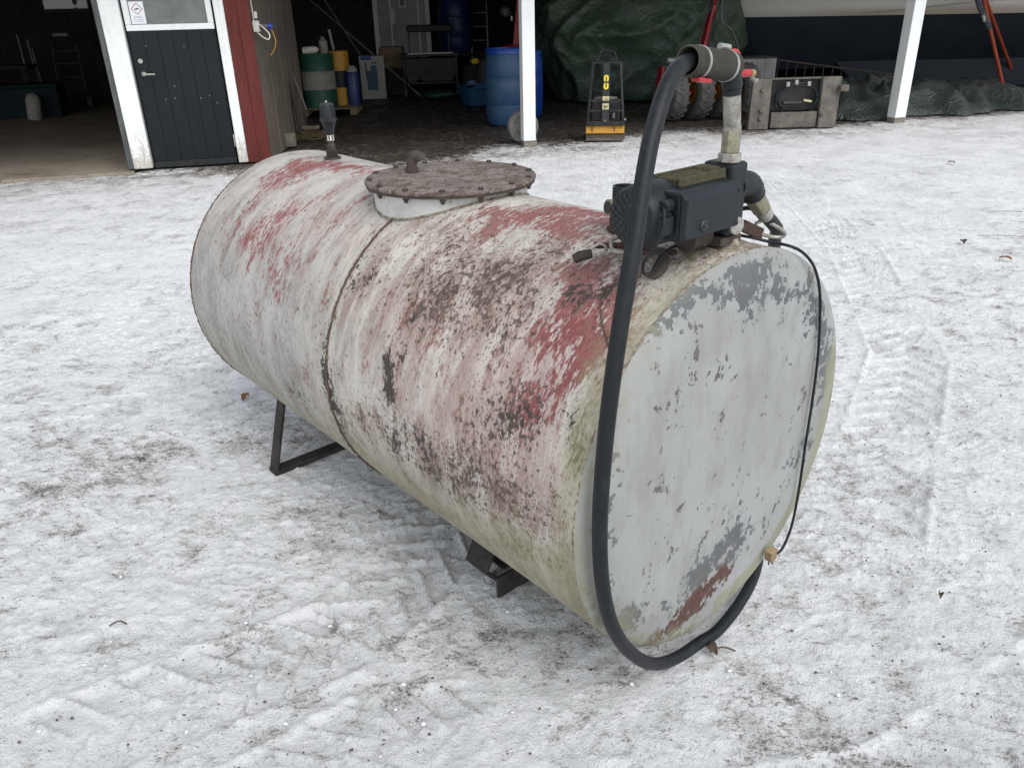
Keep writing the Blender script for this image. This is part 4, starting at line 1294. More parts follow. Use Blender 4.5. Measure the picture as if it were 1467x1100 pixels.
o = tag(G().box((0, 0, 0.09), (0.25, 0.17, 0.18), Matrix.Rotation(R_(12), 3, 'Z')).build('concrete_block', M['stone'], smooth=False, bevel=0.02), 'grey concrete block lying at the foot of the side wall', 'block')
o.location = (sp.x + 0.02, 11.15, 0)
hy = thing('straw_pile', 'small trodden pile of straw at the foot of the side wall', 'straw', (-2.86, 11.9, 0))
g = G()
for k in range(260):
    a_ = random.uniform(0, 6.28)
    rr = 0.33 * random.random() ** 0.6
    c_ = Vector((rr * math.cos(a_), rr * 0.8 * math.sin(a_), 0.01 + 0.15 * (1 - rr / 0.36) * random.random()))
    d = Vector((random.gauss(0, 1), random.gauss(0, 1), random.gauss(0, 0.3))).normalized() * 0.07
    g.bar(c_ - d, c_ + d, 0.006, 0.004)
stuff(g.build('straw', M['straw'], hy, False))

# wheel-like concrete disc behind the centre post
o = tag(G().lathe([(0, -0.05), (0.06, -0.05), (0.07, -0.07), (0.11, -0.07), (0.12, -0.04), (0.19, -0.04), (0.20, -0.065), (0.24, -0.06), (0.25, 0.0), (0.24, 0.06), (0, 0.06)], (0, 0, 0), (-0.35, 0.93, 0.10), 36).build('concrete_parasol_foot', M['concrete_disc']), 'grey wheel-shaped concrete foot leaning on edge behind the foot of the centre post', 'weight')
o.scale = (0.85, 0.85, 0.85)
o.location = (0.235, 10.95, 0.21)

# wall socket with cables on the side wall
sw = lambda px, py, off=0.02: None


def on_side(px, py, off):
    d = Rv * ((px - 733.5) / 1123.24) - Uv * ((py - 550) / 1123.24) + Fv
    o_ = Vector((0, 0, CAM_H))
    tt = ((wa + nrm * off) - o_).dot(nrm) / d.dot(nrm)
    return o_ + d * tt


sk = thing('wall_socket', 'white wall socket on the corner of the side wall with plugs', 'socket', (0, 0, 0))
s1 = Vector((-2.895, 10.05, 1.585))
RW = Matrix.Rotation(math.atan2(nrm.y, nrm.x) + math.pi / 2, 3, 'Z')
c1 = wa + ax * 0.13 + nrm * 0.04
G().box((c1.x, c1.y, 1.515), (0.11, 0.07, 0.12), RW).build('box', M['white_plastic'], sk, False, 0.01)
G().cyl((c1.x, c1.y, 1.60), (c1.x + 0.005, c1.y, 1.67), 0.024, n=12).build('gland', M['white_plastic'], sk)
c2 = c1 + nrm * 0.10 + ax * 0.03
G().cyl((c1.x + 0.02, c1.y, 1.52), (c2.x + 0.02, c2.y, 1.515), 0.026, n=14).build('grey_plug', M['jamb_grey'], sk)
c3 = c2 + nrm * 0.045 + ax * 0.02
G().cyl((c2.x + 0.02, c2.y, 1.515), (c3.x + 0.02, c3.y, 1.51), 0.03, n=14).build('blue_coupler', M['plug_blue'], sk)
G().tube([(c1.x - 0.02, c1.y - 0.01, 1.57), (c1.x - 0.025, c1.y, 1.9), (c1.x - 0.03, c1.y, 2.6)], 0.008, 8).build('riser_cable', M['white_plastic'], sk)
G().tube(smoothpath([(c1.x + 0.02, c1.y - 0.03, 1.55), (c1.x + 0.09, c1.y - 0.05, 1.50), (c1.x + 0.15, c1.y - 0.05, 1.43), (c1.x + 0.13, c1.y - 0.05, 1.375), (c1.x + 0.07, c1.y - 0.04, 1.40), (c1.x, c1.y - 0.03, 1.46)], 6), 0.0075, 8).build('white_cable', M['white_plastic'], sk)
G().tube(smoothpath([(c3.x + 0.0, c3.y, 1.50), (c3.x + 0.03, c3.y, 1.42), (c3.x + 0.04, c3.y, 1.34), (c3.x + 0.01, c3.y, 1.26), (c3.x - 0.04, c3.y, 1.20)], 6), 0.0075, 8).build('ochre_cable', M['cable_ochre'], sk)

# ------------------------------------------------------------------ dim garage at the left
wl0, wl1 = at(64, 14, 15.5), at(128, 12, 15.5)
wh = thing('white_cabinet', 'white panel in a dark frame hanging high in the left garage', 'cabinet', ((wl0.x + wl1.x) / 2, 15.5, wl0.z))
ww = wl1.x - wl0.x
G().box((0, 0.0, 0.33), (ww, 0.03, 0.66)).build('panel', M['white_paint'], wh, False, 0.01)
for (x, z, dx, dz) in ((-ww / 2 - 0.02, 0.31, 0.05, 0.74), (ww / 2 + 0.02, 0.31, 0.05, 0.74), (0, -0.03, ww + 0.09, 0.055), (0, 0.69, ww + 0.09, 0.05)):
    G().box((x, -0.01, z), (dx, 0.07, dz)).build('frame', M['dark_wood'], wh, False, 0.008)
G().cyl((ww * .22, -0.03, 0.72), (ww * .22, -0.03, 0.13), 0.006, n=6).build('pull_cord', M['sign_black'], wh)
G().blob((ww * .22, -0.035, 0.11), (0.04, 0.02, 0.05), 12, 8).build('pull_knob', M['sign_black'], wh)
G().blob((ww * .22, -0.035, -0.01), (0.025, 0.02, 0.03), 12, 8).build('pull_knob', M['sign_black'], wh)
for dx in (-ww / 2, ww / 2):
    G().cyl((dx, 0, 0.715), (dx, 0, 1.75), 0.008, n=6).build('hanger', M['frame_black'], wh)
tb0 = at(10, 150, 15.0)
tb1 = thing('teal_chest', 'dark teal storage chest on the garage floor at the left edge', 'chest', (-8.9, 15.6, 0.014), TH)
G().box((0, 0, 0.28), (1.2, 0.6, 0.50)).build('body', M['teal_box'], tb1, False, 0.02)
G().box((0, 0, 0.56), (1.24, 0.64, 0.06)).build('lid', M['teal_box'], tb1, False, 0.015)
G().box((0, 0, 0.015), (1.1, 0.55, 0.03)).build('skid', M['dark_wood'], tb1, False)
o = tag(G().lathe([(0, 0), (0.11, 0), (0.12, 0.03), (0.125, 0.34), (0.09, 0.42), (0.03, 0.46), (0, 0.46)], (0, 0, 0), (0.16, 0, 1), 20).build('tilted_canister', M['tool_pale']), 'pale tilted canister beside the teal chest in the garage', 'canister')
cpos = at(44, 148, 15.0)
o.location = (cpos.x, 15.0, 0.034)
trk = thing('hand_truck', 'dark hand truck standing against the garage back wall', 'hand truck', (at(105, 130, 17).x, 17.0, 0.014), TH)
for x in (-0.24, 0.24):
    G().tube(smoothpath([(x, 0, 0.12), (x, 0.05, 0.7), (x * .95, 0.15, 1.15), (x * .8, 0.12, 1.25)], 4), 0.018, 8).build('rail', M['tool_grey'], trk)
    G().lathe([(0, -0.03), (0.08, -0.03), (0.12, -0.04), (0.12, 0.04), (0.08, 0.03), (0, 0.03)], (x * 1.15, 0.02, 0.12), (1, 0, 0), 20).build('wheel', M['tyre'], trk)
for z in (0.35, 0.6, 0.85, 1.08):
    G().cyl((-0.24, 0.04 + z * .06, z), (0.24, 0.04 + z * .06, z), 0.012, n=8).build('rung', M['tool_grey'], trk)
G().box((0, -0.1, 0.03), (0.44, 0.2, 0.02)).build('toe_plate', M['tool_grey'], trk, False)
for i, (px, py, hgt, lab) in enumerate(((42, 120, 1.15, 'grey shovel standing in the garage beside the pale canister'), (54, 118, 1.05, 'wooden rake handle standing in the dim garage'), (60, 125, 0.9, 'fork with pale tines standing in the dim garage'))):
    p = at(px, py, 17.2)
    s_ = thing(('shovel', 'rake', 'pitchfork')[i], lab, ('shovel', 'rake', 'fork')[i], (p.x, 17.2, 0.014), TH)
    G().tube([(0, 0, 0.10), (-0.05, 0.22, hgt + 0.25)], 0.016, 8).build('handle', M['tool_pale'], s_)
    if i == 0:
        G().grid(lambda u, v: ((u - .5) * 0.24, 0.04 * (abs(u - .5) * 2) ** 2 - 0.02, 0.30 * v), 8, 6).build('blade', M['tool_grey'], s_)
    elif i == 1:
        G().box((0, 0, 0.05), (0.4, 0.03, 0.03)).build('head', M['tool_grey'], s_, False)
        for k in range(8):
            G().cyl((-0.18 + k * .051, 0, 0.0), (-0.18 + k * .051, 0, 0.05), 0.006, n=6).build('tine', M['tool_grey'], s_)
    else:
        for k in range(4):
            G().tube([(-0.09 + k * .06, 0, 0.0), (-0.07 + k * .047, 0, 0.35), (0, 0.02, 0.45)], 0.008, 6).build('tine', M['tool_pale'], s_)
sh2 = at(88, 50, 18.0)
s_ = thing('wall_bracket_shelf', 'small pale shelf fixed to the dark garage back wall', 'shelf', (sh2.x, 18.0, sh2.z), TH)
G().box((0, 0, 0), (0.28, 0.25, 0.06)).build('board', M['tool_pale'], s_, False, 0.005)
for x in (-0.1, 0.1):
    G().bar((x, 0.1, -0.2), (x, -0.08, -0.035), 0.02, 0.02).build('bracket', M['tool_grey'], s_, False)
bn = thing('work_bench', 'cluttered dark workbench along the left side of the garage', 'bench', (-10.2, 16.2, 0.014), TH)
G().box((0, 0, 0.85), (2.2, 0.7, 0.06)).build('top', M['dark_wood'], bn, False, 0.008)
for x in (-1, 1):
    for y in (-.28, .28):
        G().bar((x, y, 0), (x, y, 0.82), 0.08, 0.08).build('leg', M['dark_wood'], bn, False)

# ------------------------------------------------------------------ THE FUEL TANK (local frame: x along the axis from the near end, y to the side, z up)
TR, TZ, TLEN = 0.5118, 0.6050, 2.094
tank = thing('fuel_tank', 'big weathered cylindrical fuel tank with peeling white and red paint on snow', 'tank', CT, PSI)


def blobs(s, p, L):
    h = 0
    for (s0, p0, ds, dp, a) in L:
        h = h + a * np.exp(-((s - s0) / ds) ** 2 - ((p - p0) / dp) ** 2)
    return h


NS, NP = 300, 420
si = np.linspace(0, TLEN, NS + 1)
ph = np.linspace(-180, 180, NP + 1)
SS, PP = np.meshgrid(si, ph)
RRr = TR + 0.0016 * (fbm(SS, PP / 60, 3, 3, 0.5, 2) - 0.5) * 2 + 0.0022 * np.exp(-((SS - 1.03) / 0.012) ** 2)
RRr += -0.004 * np.exp(-((SS - 1.03) / 0.06) ** 2)
VX, VY, VZ = SS, RRr * np.sin(np.radians(PP)), TZ + RRr * np.cos(np.radians(PP))
me = bpy.data.meshes.new('shell')
co = np.stack([VX, VY, VZ], -1).reshape(-1, 3).astype(np.float32)
I = np.arange((NS + 1) * (NP + 1)).reshape(NP + 1, NS + 1)
F = np.stack([I[:-1, :-1], I[:-1, 1:], I[1:, 1:], I[1:, :-1]], -1).reshape(-1, 4)[:, ::-1]
me.vertices.add(len(co))
me.vertices.foreach_set('co', co.ravel())
me.loops.add(F.size)
me.loops.foreach_set('vertex_index', F.ravel().astype(np.int32))
me.polygons.add(len(F))
me.polygons.foreach_set('loop_start', np.arange(0, F.size, 4, dtype=np.int32))
me.polygons.foreach_set('use_smooth', np.ones(len(F), dtype=bool))
me.update()
uvl = me.uv_layers.new(name='UVMap')
uvc = np.stack([SS, np.radians(PP) * TR], -1).reshape(-1, 2)[F.ravel()]
uvl.data.foreach_set('uv', uvc.astype(np.float32).ravel())
layers = {
    'red': blobs(SS, PP, [(1.84, 27, .09, 9, 1.0), (1.80, 14, .14, 8, 1.0), (1.66, 5, .20, 6, .95), (1.45, 3, .15, 5, .55),
                          (1.82, 45, .05, 9, .55), (1.60, 49, .09, 10, .55), (1.40, 58, .07, 14, .55), (1.57, 62, .10, 9, .45), (1.26, 28, .05, 12, .55), (1.47, 27, .04, 8, .55), (1.32, 66, .05, 9, .4),
                          (0.58, 9, .18, 9, 1.05), (0.48, -4, .18, 8, 1.2), (0.75, 11, .09, 5, .8), (0.40, 14, .10, 6, .7), (1.55, 38, .12, 7, .6), (1.70, 52, .08, 8, .6), (0.30, -8, .2, 10, .8),
                          (0.24, 27, .11, 8, 1.1), (0.16, 36, .10, 11, 1.1), (0.22, 44, .10, 8, .9), (0.10, 44, .05, 9, .8), (0.15, 56, .06, 10, .85), (0.19, 64, .05, 8, .75),
                          (0.69, 50, .035, 14, .6), (0.58, 60, .04, 12, .5), (0.66, 22, .05, 8, .55), (0.57, 42, .05, 14, .55), (0.34, 64, .04, 12, .5), (0.87, 34, .03, 4, .8), (0.72, 70, .03, 9, .5), (0.26, 78, .05, 12, .45)]),
    'brown': blobs(SS, PP, [(0.70, 36, .09, 9, .8), (0.56, 39, .14, 11, .95), (0.43, 35, .09, 9, .8), (0.60, 48, .16, 10, .75), (0.42, 46, .12, 11, .7), (0.45, 22, .10, 8, .7), (0.80, 28, .12, 10, .55), (0.93, 46, .06, 10, .7),
                            (0.66, 60, .10, 10, .45), (0.75, 12, .12, 6, .6), (0.48, 90, .26, 9, .75), (0.30, 92, .16, 8, .7), (0.80, 94, .12, 8, .7), (0.13, 88, .12, 9, .7), (0.30, 72, .12, 12, .6), (0.22, 30, .12, 9, .55), (0.36, 14, .10, 8, .6), (0.13, 8, .12, 12, 1.1), (0.16, 20, .08, 8, .8), (0.10, -8, .10, 14, 1.0), (0.45, 2, .2, 6, .5), (1.2, 110, .3, 8, .4)]) + 0.10 * sstep(1.06, 0.95, SS),
    'chip': blobs(SS, PP, [(0.71, 74, .026, 5, 1.7), (0.735, 69, .014, 3, 1.4), (0.69, 80, .024, 3.5, 1.6), (0.22, 68, .09, 8, .55), (0.28, 72, .08, 6, .5), (0.18, 60, .06, 7, .5), (0.35, 49, .08, 7, .55), (0.67, 67, .02, 3, .9), (0.68, 55, .02, 3, .9),
                           (1.00, 53, .035, 5, 1.0), (0.93, 49, .025, 5, .9), (1.03, 92, .05, 7, 1.1), (0.99, 99, .05, 5, 1.1), (0.67, 95, .05, 5, .95), (0.56, 88, .10, 4, .8), (0.24, 34, .05, 5, .9), (0.17, 30, .04, 4, .9), (0.07, 62, .02, 6, .7), (0.36, 90, .14, 5, .7), (0.5, 98, .2, 5, .65), (1.05, 76, .015, 10, .75), (1.05, 84, .03, 8, .8), (1.3, 103, .12, 4, .8)]) + 0.75 * np.exp(-((SS - 1.022) / 0.018) ** 2) * sstep(0.42, 0.62, fbm(SS * 0, PP / 10, 1.0, 3, 0.6, 9)) * sstep(30, 44, PP) * sstep(120, 100, PP),
    'moss': blobs(SS, PP, [(0.03, 30, .10, 14, .75), (0.05, 50, .05, 12, .95), (0.04, 66, .035, 10, 1.0), (0.02, 80, .04, 16, .85), (0.12, 100, .2, 12, .75), (0.06, 8, .12, 16, .6), (0.7, 118, .7, 9, .6), (1.6, 120, .6, 9, .75), (2.06, 112, .05, 20, 1.0), (0.10, -20, .15, 25, .6), (1.06, 32, .03, 9, .4), (0.3, 104, .3, 8, .6)]),
    'clean': sstep(1.02, 1.30, SS + 0.06 * (fbm(SS, PP / 30, 4, 3, 0.5, 33) - 0.5)) * (0.45 + 0.55 * sstep(40, 70, PP)),
    'olive': sstep(82, 118, PP + 14 * (fbm(SS, PP / 60, 4, 3, 0.5, 20) - 0.5)) * (0.35 + 0.65 * sstep(1.35, 0.9, SS)) + 0.6 * sstep(0.12, 0.02, SS) * sstep(10, 30, PP),
    'pinkw': blobs(SS, PP, [(0.55, 50, .40, 28, 1.1), (0.2, 62, .22, 34, 1.1), (0.4, 80, .3, 14, .7), (1.45, 48, .3, 20, .8), (1.3, 30, .3, 14, .7), (1.75, 40, .2, 20, .6), (0.6, 75, .3, 14, .3), (0.9, 40, .1, 20, .5)]),
}
for k, arr in layers.items():
    a_ = me.attributes.new(k, 'FLOAT', 'POINT')
    a_.data.foreach_set('value', arr.ravel().astype(np.float32))
shell = bpy.data.objects.new('shell', me)
COL.objects.link(shell)
shell.parent = tank

t = NT('tank_paint')
uv = t.uv()
st1 = t.noise(t.scale(uv, (1, .13, 1)), 260, 5, 0.68)       # scrape marks round the hoop
st2 = t.noise(t.scale(uv, (1, .18, 1)), 38, 7, 0.66, 0.2)
bl = t.noise(t.scale(uv, (1, .55, 1)), 14, 9, 0.7, 0.3)
fi = t.noise(t.scale(uv, (1, .42, 1)), 105, 8, 0.72, 0.4)
fx = t.noise(uv, 330, 5, 0.75)
fi2 = t.noise(t.scale(uv, (1, .6, 1)), 70, 7, 0.62, 0.5)
aR, aB, aC, aM, aK, aP = [t.attr(k) for k in ('red', 'brown', 'chip', 'moss', 'clean', 'pinkw')]


def sm(*terms):
    acc = None
    for x, k in terms:
        y = t.math('MULTIPLY', t.math('SUBTRACT', x, 0.5), k)
        acc = y if acc is None else t.math('ADD', acc, y)
    return acc


sw = t.noise(t.scale(uv, (1, .22, 1)), 13, 8, 0.68, 0.5)
st0 = t.noise(t.scale(uv, (1, .035, 1)), 330, 3, 0.6)
col = t.mix(t.step(t.math('ADD', sm((sw, 1.9), (bl, 1.2)), 0.5), 0.20, 0.90), (0.56, 0.535, 0.485), (0.32, 0.30, 0.27))
sw2 = t.noise(t.scale(uv, (1, .5, 1)), 7, 9, 0.72, 0.8)
farc = t.mix(t.step(t.math('ADD', sm((sw2, 2.0), (sw, .8), (fi, .9)), 0.5), 0.15, 0.95), (0.44, 0.43, 0.415), (0.20, 0.198, 0.195))
col = t.mix(t.math('MULTIPLY', aK, 0.8, clamp=True), col, farc)
col = t.mix(t.math('MULTIPLY', t.attr('olive'), 0.88), col, t.mix(t.step(bl, 0.35, 0.65), (0.35, 0.325, 0.235), (0.215, 0.192, 0.132)))
col = t.mix(t.math('MULTIPLY', t.step(st0, 0.60, 0.74), 0.45), col, (0.19, 0.16, 0.14))
pk = t.math('ADD', t.math('MULTIPLY', aP, 0.55), sm((sw, 2.6), (st2, 1.6), (st1, 1.0)))
col = t.mix(t.math('MULTIPLY', t.step(pk, 0.22, 0.95), 0.40), col, (0.34, 0.165, 0.155))
# fine grey-brown scratches everywhere
sc = sm((st1, 3.2), (fi, 2.0))
nk = t.math('SUBTRACT', 1.0, t.math('MULTIPLY', aK, 0.75, clamp=True))
col = t.mix(t.math('MULTIPLY', t.step(sc, 0.10, 0.75), t.math('MULTIPLY', nk, 0.36)), col, (0.27, 0.245, 0.215))
fxk = t.math('MULTIPLY', t.step(t.math('ADD', sm((fx, 2.6), (fi, 1.6)), 0.0), 0.10, 0.45), 0.6)
col = t.mix(fxk, col, (0.17, 0.15, 0.13))
# old red coat
rk = t.math('ADD', t.math('MULTIPLY', t.math('MINIMUM', aR, 1.15), 0.66), sm((st1, 1.5), (st2, 1.9), (fi, 2.6), (bl, 2.4)))
redc = t.mix(t.step(fi, 0.4, 0.62), (0.25, 0.040, 0.046), (0.155, 0.024, 0.028))
redc = t.mix(t.math('MULTIPLY', t.step(st1, 0.5, 0.66), 0.6), redc, (0.40, 0.19, 0.18))
col = t.mix(t.math('MULTIPLY', t.step(rk, 0.32, 0.68), 0.92), col, redc)
# brown grime and lichen-dark staining
bk = t.math('ADD', t.math('MULTIPLY', t.math('MINIMUM', aB, 1.15), 0.62), sm((fi, 2.6), (bl, 2.2), (st2, 1.2), (fx, 1.4)))
col = t.mix(t.math('MULTIPLY', t.step(bk, 0.20, 0.75), 0.62), col, (0.27, 0.18, 0.145))
col = t.mix(t.math('MULTIPLY', t.step(bk, 0.80, 0.96), 0.85), col, (0.085, 0.062, 0.048))
# sharp dark flecks where the paint has popped off
fl = t.noise(t.scale(uv, (1, .8, 1)), 72, 3.5, 0.55, 0.25)
fk = t.math('ADD', fl, t.math('MULTIPLY', t.math('MINIMUM', t.math('ADD', t.math('MULTIPLY', aB, .7), aC), 1.0), 0.13))
fk = t.math('ADD', fk, sm((bl, .38)))
fl2 = t.noise(t.scale(uv, (1, .85, 1)), 150, 2.5, 0.5, 0.1)
fk2 = t.math('ADD', fl2, t.math('MULTIPLY', t.math('MINIMUM', t.math('ADD', aB, aC), 1.0), 0.10))
col = t.mix(t.math('MULTIPLY', t.step(fk2, 0.665, 0.70), 0.7), col, (0.12, 0.092, 0.076))
col = t.mix(t.math('MULTIPLY', t.step(fk, 0.66, 0.69), 0.85), col, (0.065, 0.049, 0.042))
# green growth
mk = t.math('ADD', t.math('MULTIPLY', aM, 0.72), sm((fi, 2.6), (bl, 2.2)))
col = t.mix(t.math('MULTIPLY', t.step(mk, 0.25, 0.95), 0.55), col, (0.27, 0.255, 0.15))
col = t.mix(t.math('MULTIPLY', t.step(mk, 0.85, 1.1), 0.7), col, (0.125, 0.12, 0.035))
# paint gone to dark bare metal
ck = t.math('ADD', t.math('MULTIPLY', t.math('MINIMUM', aC, 1.4), 0.66), sm((fi2, 2.6), (bl, 1.3), (fx, .7)))
chip = t.step(ck, 0.64, 0.69)
col = t.mix(chip, col, t.mix(t.step(fx, 0.4, 0.6), (0.040, 0.033, 0.031), (0.068, 0.052, 0.045)))
hh = t.math('ADD', t.math('ADD', t.math('MULTIPLY', st1, 0.5), t.math('MULTIPLY', fi, 0.5)), t.math('MULTIPLY', chip, -0.5))
nbp = t.bump(hh, 0.6, 0.004)
M['tank_paint'] = t.out(col, t.math('MULTIPLY_ADD', fi, 0.3, 0.48), 0, nbp, 0.35)
me.materials.append(M['tank_paint'])

# end caps: shallow pressed heads
def cap(name, sgn, s0):
    prof = [(TR + 0.001, 0.0), (TR - 0.004, 0.007), (TR - 0.014, 0.012), (TR - 0.03, 0.0155), (0.45, 0.0215), (0.425, 0.0265), (0.415, 0.0275)]
    prof += [(r_, 0.0275 + 0.006 * (1 - (r_ / 0.415) ** 2)) for r_ in np.linspace(0.40, 0.01, 40)]
    n = 220
    V, Fc = [], []
    for (r_, h) in prof:
        for k in range(n):
            a = 2 * math.pi * k / n
            y, z = r_ * math.sin(a), r_ * math.cos(a)
            d = 0.003 * float(fbm(np.array([y * 4 + 9]), np.array([z * 4 + 9]), 1.0, 2, 0.5, 3)[0] - 0.5) if r_ < 0.4 else 0
            V.append((s0 - sgn * (h + d), y, TZ + z))
    for j in range(len(prof) - 1):
        for k in range(n):
            k2 = (k + 1) % n
            q = (j * n + k, j * n + k2, (j + 1) * n + k2, (j + 1) * n + k)
            Fc.append(q if sgn > 0 else q[::-1])
    last = (len(prof) - 1) * n
    q = tuple(last + k for k in range(n))
    Fc.append(q if sgn > 0 else q[::-1])
    g = G()
    g.v, g.f = V, Fc
    return g


NEAR = cap('end_cap', 1, 0.0)
cp = NEAR.build('end_cap', None, tank, ang=60)
mc = cp.data
V = np.array(NEAR.v)
Y_, Z_ = V[:, 1], V[:, 2]


def b2(L):
    return sum(a * np.exp(-((Y_ - y0) / dy) ** 2 - ((Z_ - z0) / dz) ** 2) for (y0, z0, dy, dz, a) in L)


rad = np.hypot(Y_, Z_ - TZ)
ang_ = np.degrees(np.arctan2(Y_, Z_ - TZ))
cl = {
    'gprim': b2([(0.06, 1.075, .05, .045, 1.1), (0.0, 1.045, .06, .05, 1.15), (-0.05, 1.04, .06, .06, 1.0), (0.13, 1.06, .06, .035, .95), (0.20, 1.065, .05, .035, .9), (0.27, 1.04, .05, .03, .95), (0.33, 1.02, .04, .03, .9), (-0.12, 1.03, .06, .05, .85), (-0.22, 0.99, .06, .06, .95), (-0.30, 0.90, .05, .09, 1.0), (-0.38, 0.80, .05, .10, 1.25), (-0.42, 0.70, .04, .09, 1.1),
                 (0.40, 0.99, .025, .03, .95), (0.42, 0.93, .025, .05, .95), (0.435, 0.86, .02, .06, .95), (0.45, 0.72, .03, .08, .8), (-0.02, 0.96, .05, .03, .6), (-0.12, 0.92, .04, .06, .55), (0.04, 0.31, .10, .06, 1.7), (0.12, 0.27, .08, .06, 1.5), (-0.03, 0.34, .05, .05, 1.1), (0.22, 0.29, .07, .03, .75), (0.34, 0.30, .05, .04, .85), (0.44, 0.42, .03, .09, 1.0), (0.455, 0.60, .025, .1, .9), (0.40, 0.36, .05, .03, .7), (-0.36, 0.50, .03, .10, .8), (-0.1, 0.36, .06, .05, .8), (-0.28, 0.43, .03, .10, .7)]) + 0.02,
    'redc': b2([(0.035, 0.79, .018, .05, .8), (0.085, 0.72, .03, .02, .75), (0.065, 0.95, .02, .05, .62), (-0.02, 0.36, .03, .04, .8), (-0.06, 0.31, .04, .03, .7), (0.0, 0.60, .05, .1, .35)]),
    'rustc': b2([(0.06, 0.235, .07, .035, 1.35), (0.13, 0.205, .09, .03, 1.35), (0.0, 0.255, .05, .03, 1.2), (0.2, 0.185, .08, .02, 1.1), (0.26, 0.17, .08, .02, .8), (0.0, 0.13, .3, .03, .5)]),
    'mossc': 0.95 * sstep(0.40, 0.445, rad) * (sstep(-62, -84, ang_) * 1.1 + 0.55 * sstep(-35, -60, -np.abs(ang_ - 60)) * 0 + 0.30 * sstep(20, 60, ang_)) + 0.25 * sstep(0.455, 0.50, rad),
}
for k, arr in cl.items():
    a_ = mc.attributes.new(k, 'FLOAT', 'POINT')
    a_.data.foreach_set('value', np.asarray(arr, np.float32).ravel())
t = NT('cap_paint')
P = t.obj()
n1 = t.noise(P, 13, 8, 0.62, 0.6)
n2 = t.noise(P, 45, 7, 0.65, 0.3)
n3 = t.noise(t.scale(P, (1, 1, .35)), 20, 6, 0.6)
n4 = t.noise(P, 3.0, 5, 0.55)
n5 = t.noise(P, 120, 5, 0.65)
gP, gR, gU, gM = [t.attr(k) for k in ('gprim', 'redc', 'rustc', 'mossc')]
col = t.mix(t.step(n4, 0.35, 0.65), (0.315, 0.322, 0.318), (0.258, 0.262, 0.256))
col = t.mix(t.math('MULTIPLY', t.step(n3, 0.46, 0.68), 0.5), col, (0.225, 0.222, 0.21))
col = t.mix(t.math('MULTIPLY', t.step(t.math('ADD', gR, sm((n3, 1.0))), 0.25, 0.8), 0.2), col, (0.36, 0.24, 0.23))
rk = t.math('ADD', t.math('MULTIPLY', gR, .8), sm((n2, 2.6), (n5, 1.5)))
col = t.mix(t.step(rk, 0.70, 0.80), col, (0.31, 0.06, 0.065))
pk = t.math('ADD', t.math('MULTIPLY', t.math('MINIMUM', gP, 1.15), 0.55), sm((n1, 2.6), (n2, 2.4), (n5, 0.8)))
chip = t.step(pk, 0.45, 0.48)
gcol = t.mix(t.step(n4, 0.4, 0.6), (0.092, 0.104, 0.112), (0.12, 0.125, 0.127))
gcol = t.mix(t.math('MULTIPLY', t.step(t.math('ADD', gU, sm((n2, 1.5), (n1, 1.5))), 0.15, 0.7), 0.9), gcol, (0.12, 0.055, 0.04))
col = t.mix(chip, col, gcol)
uk = t.math('ADD', t.math('MULTIPLY', t.math('MINIMUM', gU, 1.2), 0.70), sm((n1, 3.2), (n2, 3.0), (n5, 1.2)))
col = t.mix(t.math('MULTIPLY', t.step(uk, 0.50, 0.58), t.step(gU, 0.15, 0.32)), col, t.mix(t.step(n5, 0.42, 0.58), (0.115, 0.045, 0.036), (0.055, 0.034, 0.029)))
mk = t.math('ADD', gM, sm((n1, 1.2), (n2, 1.0)))
col = t.mix(t.math('MULTIPLY', t.step(mk, 0.2, 0.75), 0.75), col, (0.26, 0.26, 0.17))
hh = t.math('ADD', t.math('MULTIPLY', chip, -0.6), t.math('MULTIPLY', n2, 0.4))
M['cap_paint'] = t.out(col, t.math('MULTIPLY_ADD', n1, 0.3, 0.42), 0, t.bump(hh, 0.3, 0.003), 0.35)
mc.materials.append(M['cap_paint'])
cap('end_cap', -1, TLEN).build('end_cap', M['cap_paint'], tank, ang=60)

def weld(s0, rr, jit, w, mat, a0=-180, a1=180, n=420, nm='weld_seam'):
    pts, rs = [], []
    for k in range(n + 1):
        a = R_(a0 + (a1 - a0) * k / n)
        j = random.gauss(0, jit)
        r_ = TR + rr + random.gauss(0, jit * .6)
        pts.append((s0 + j, r_ * math.sin(a), TZ + r_ * math.cos(a)))
        rs.append(w * random.uniform(.7, 1.3))
    return G().tube(pts, rs, 6, False).build(nm, mat, shell, ang=70)


M['weld'] = worn('weld', (0.38, 0.36, 0.29), (0.12, 0.085, 0.06), 0.5, 70, 0.8, bump=0.3, dirt=(0.16, 0.16, 0.07))
M['weld_rust'] = worn('weld_rust', (0.13, 0.085, 0.062), (0.06, 0.04, 0.032), 0.5, 40, 0.85, bump=0.3, dirt=(0.30, 0.26, 0.2))
weld(0.004, -0.002, 0.0008, 0.0036, M['weld'])
weld(1.03, 0.0005, 0.0012, 0.0036, M['weld_rust'])
weld(TLEN - 0.004, -0.002, 0.001, 0.005, M['weld_rust'])
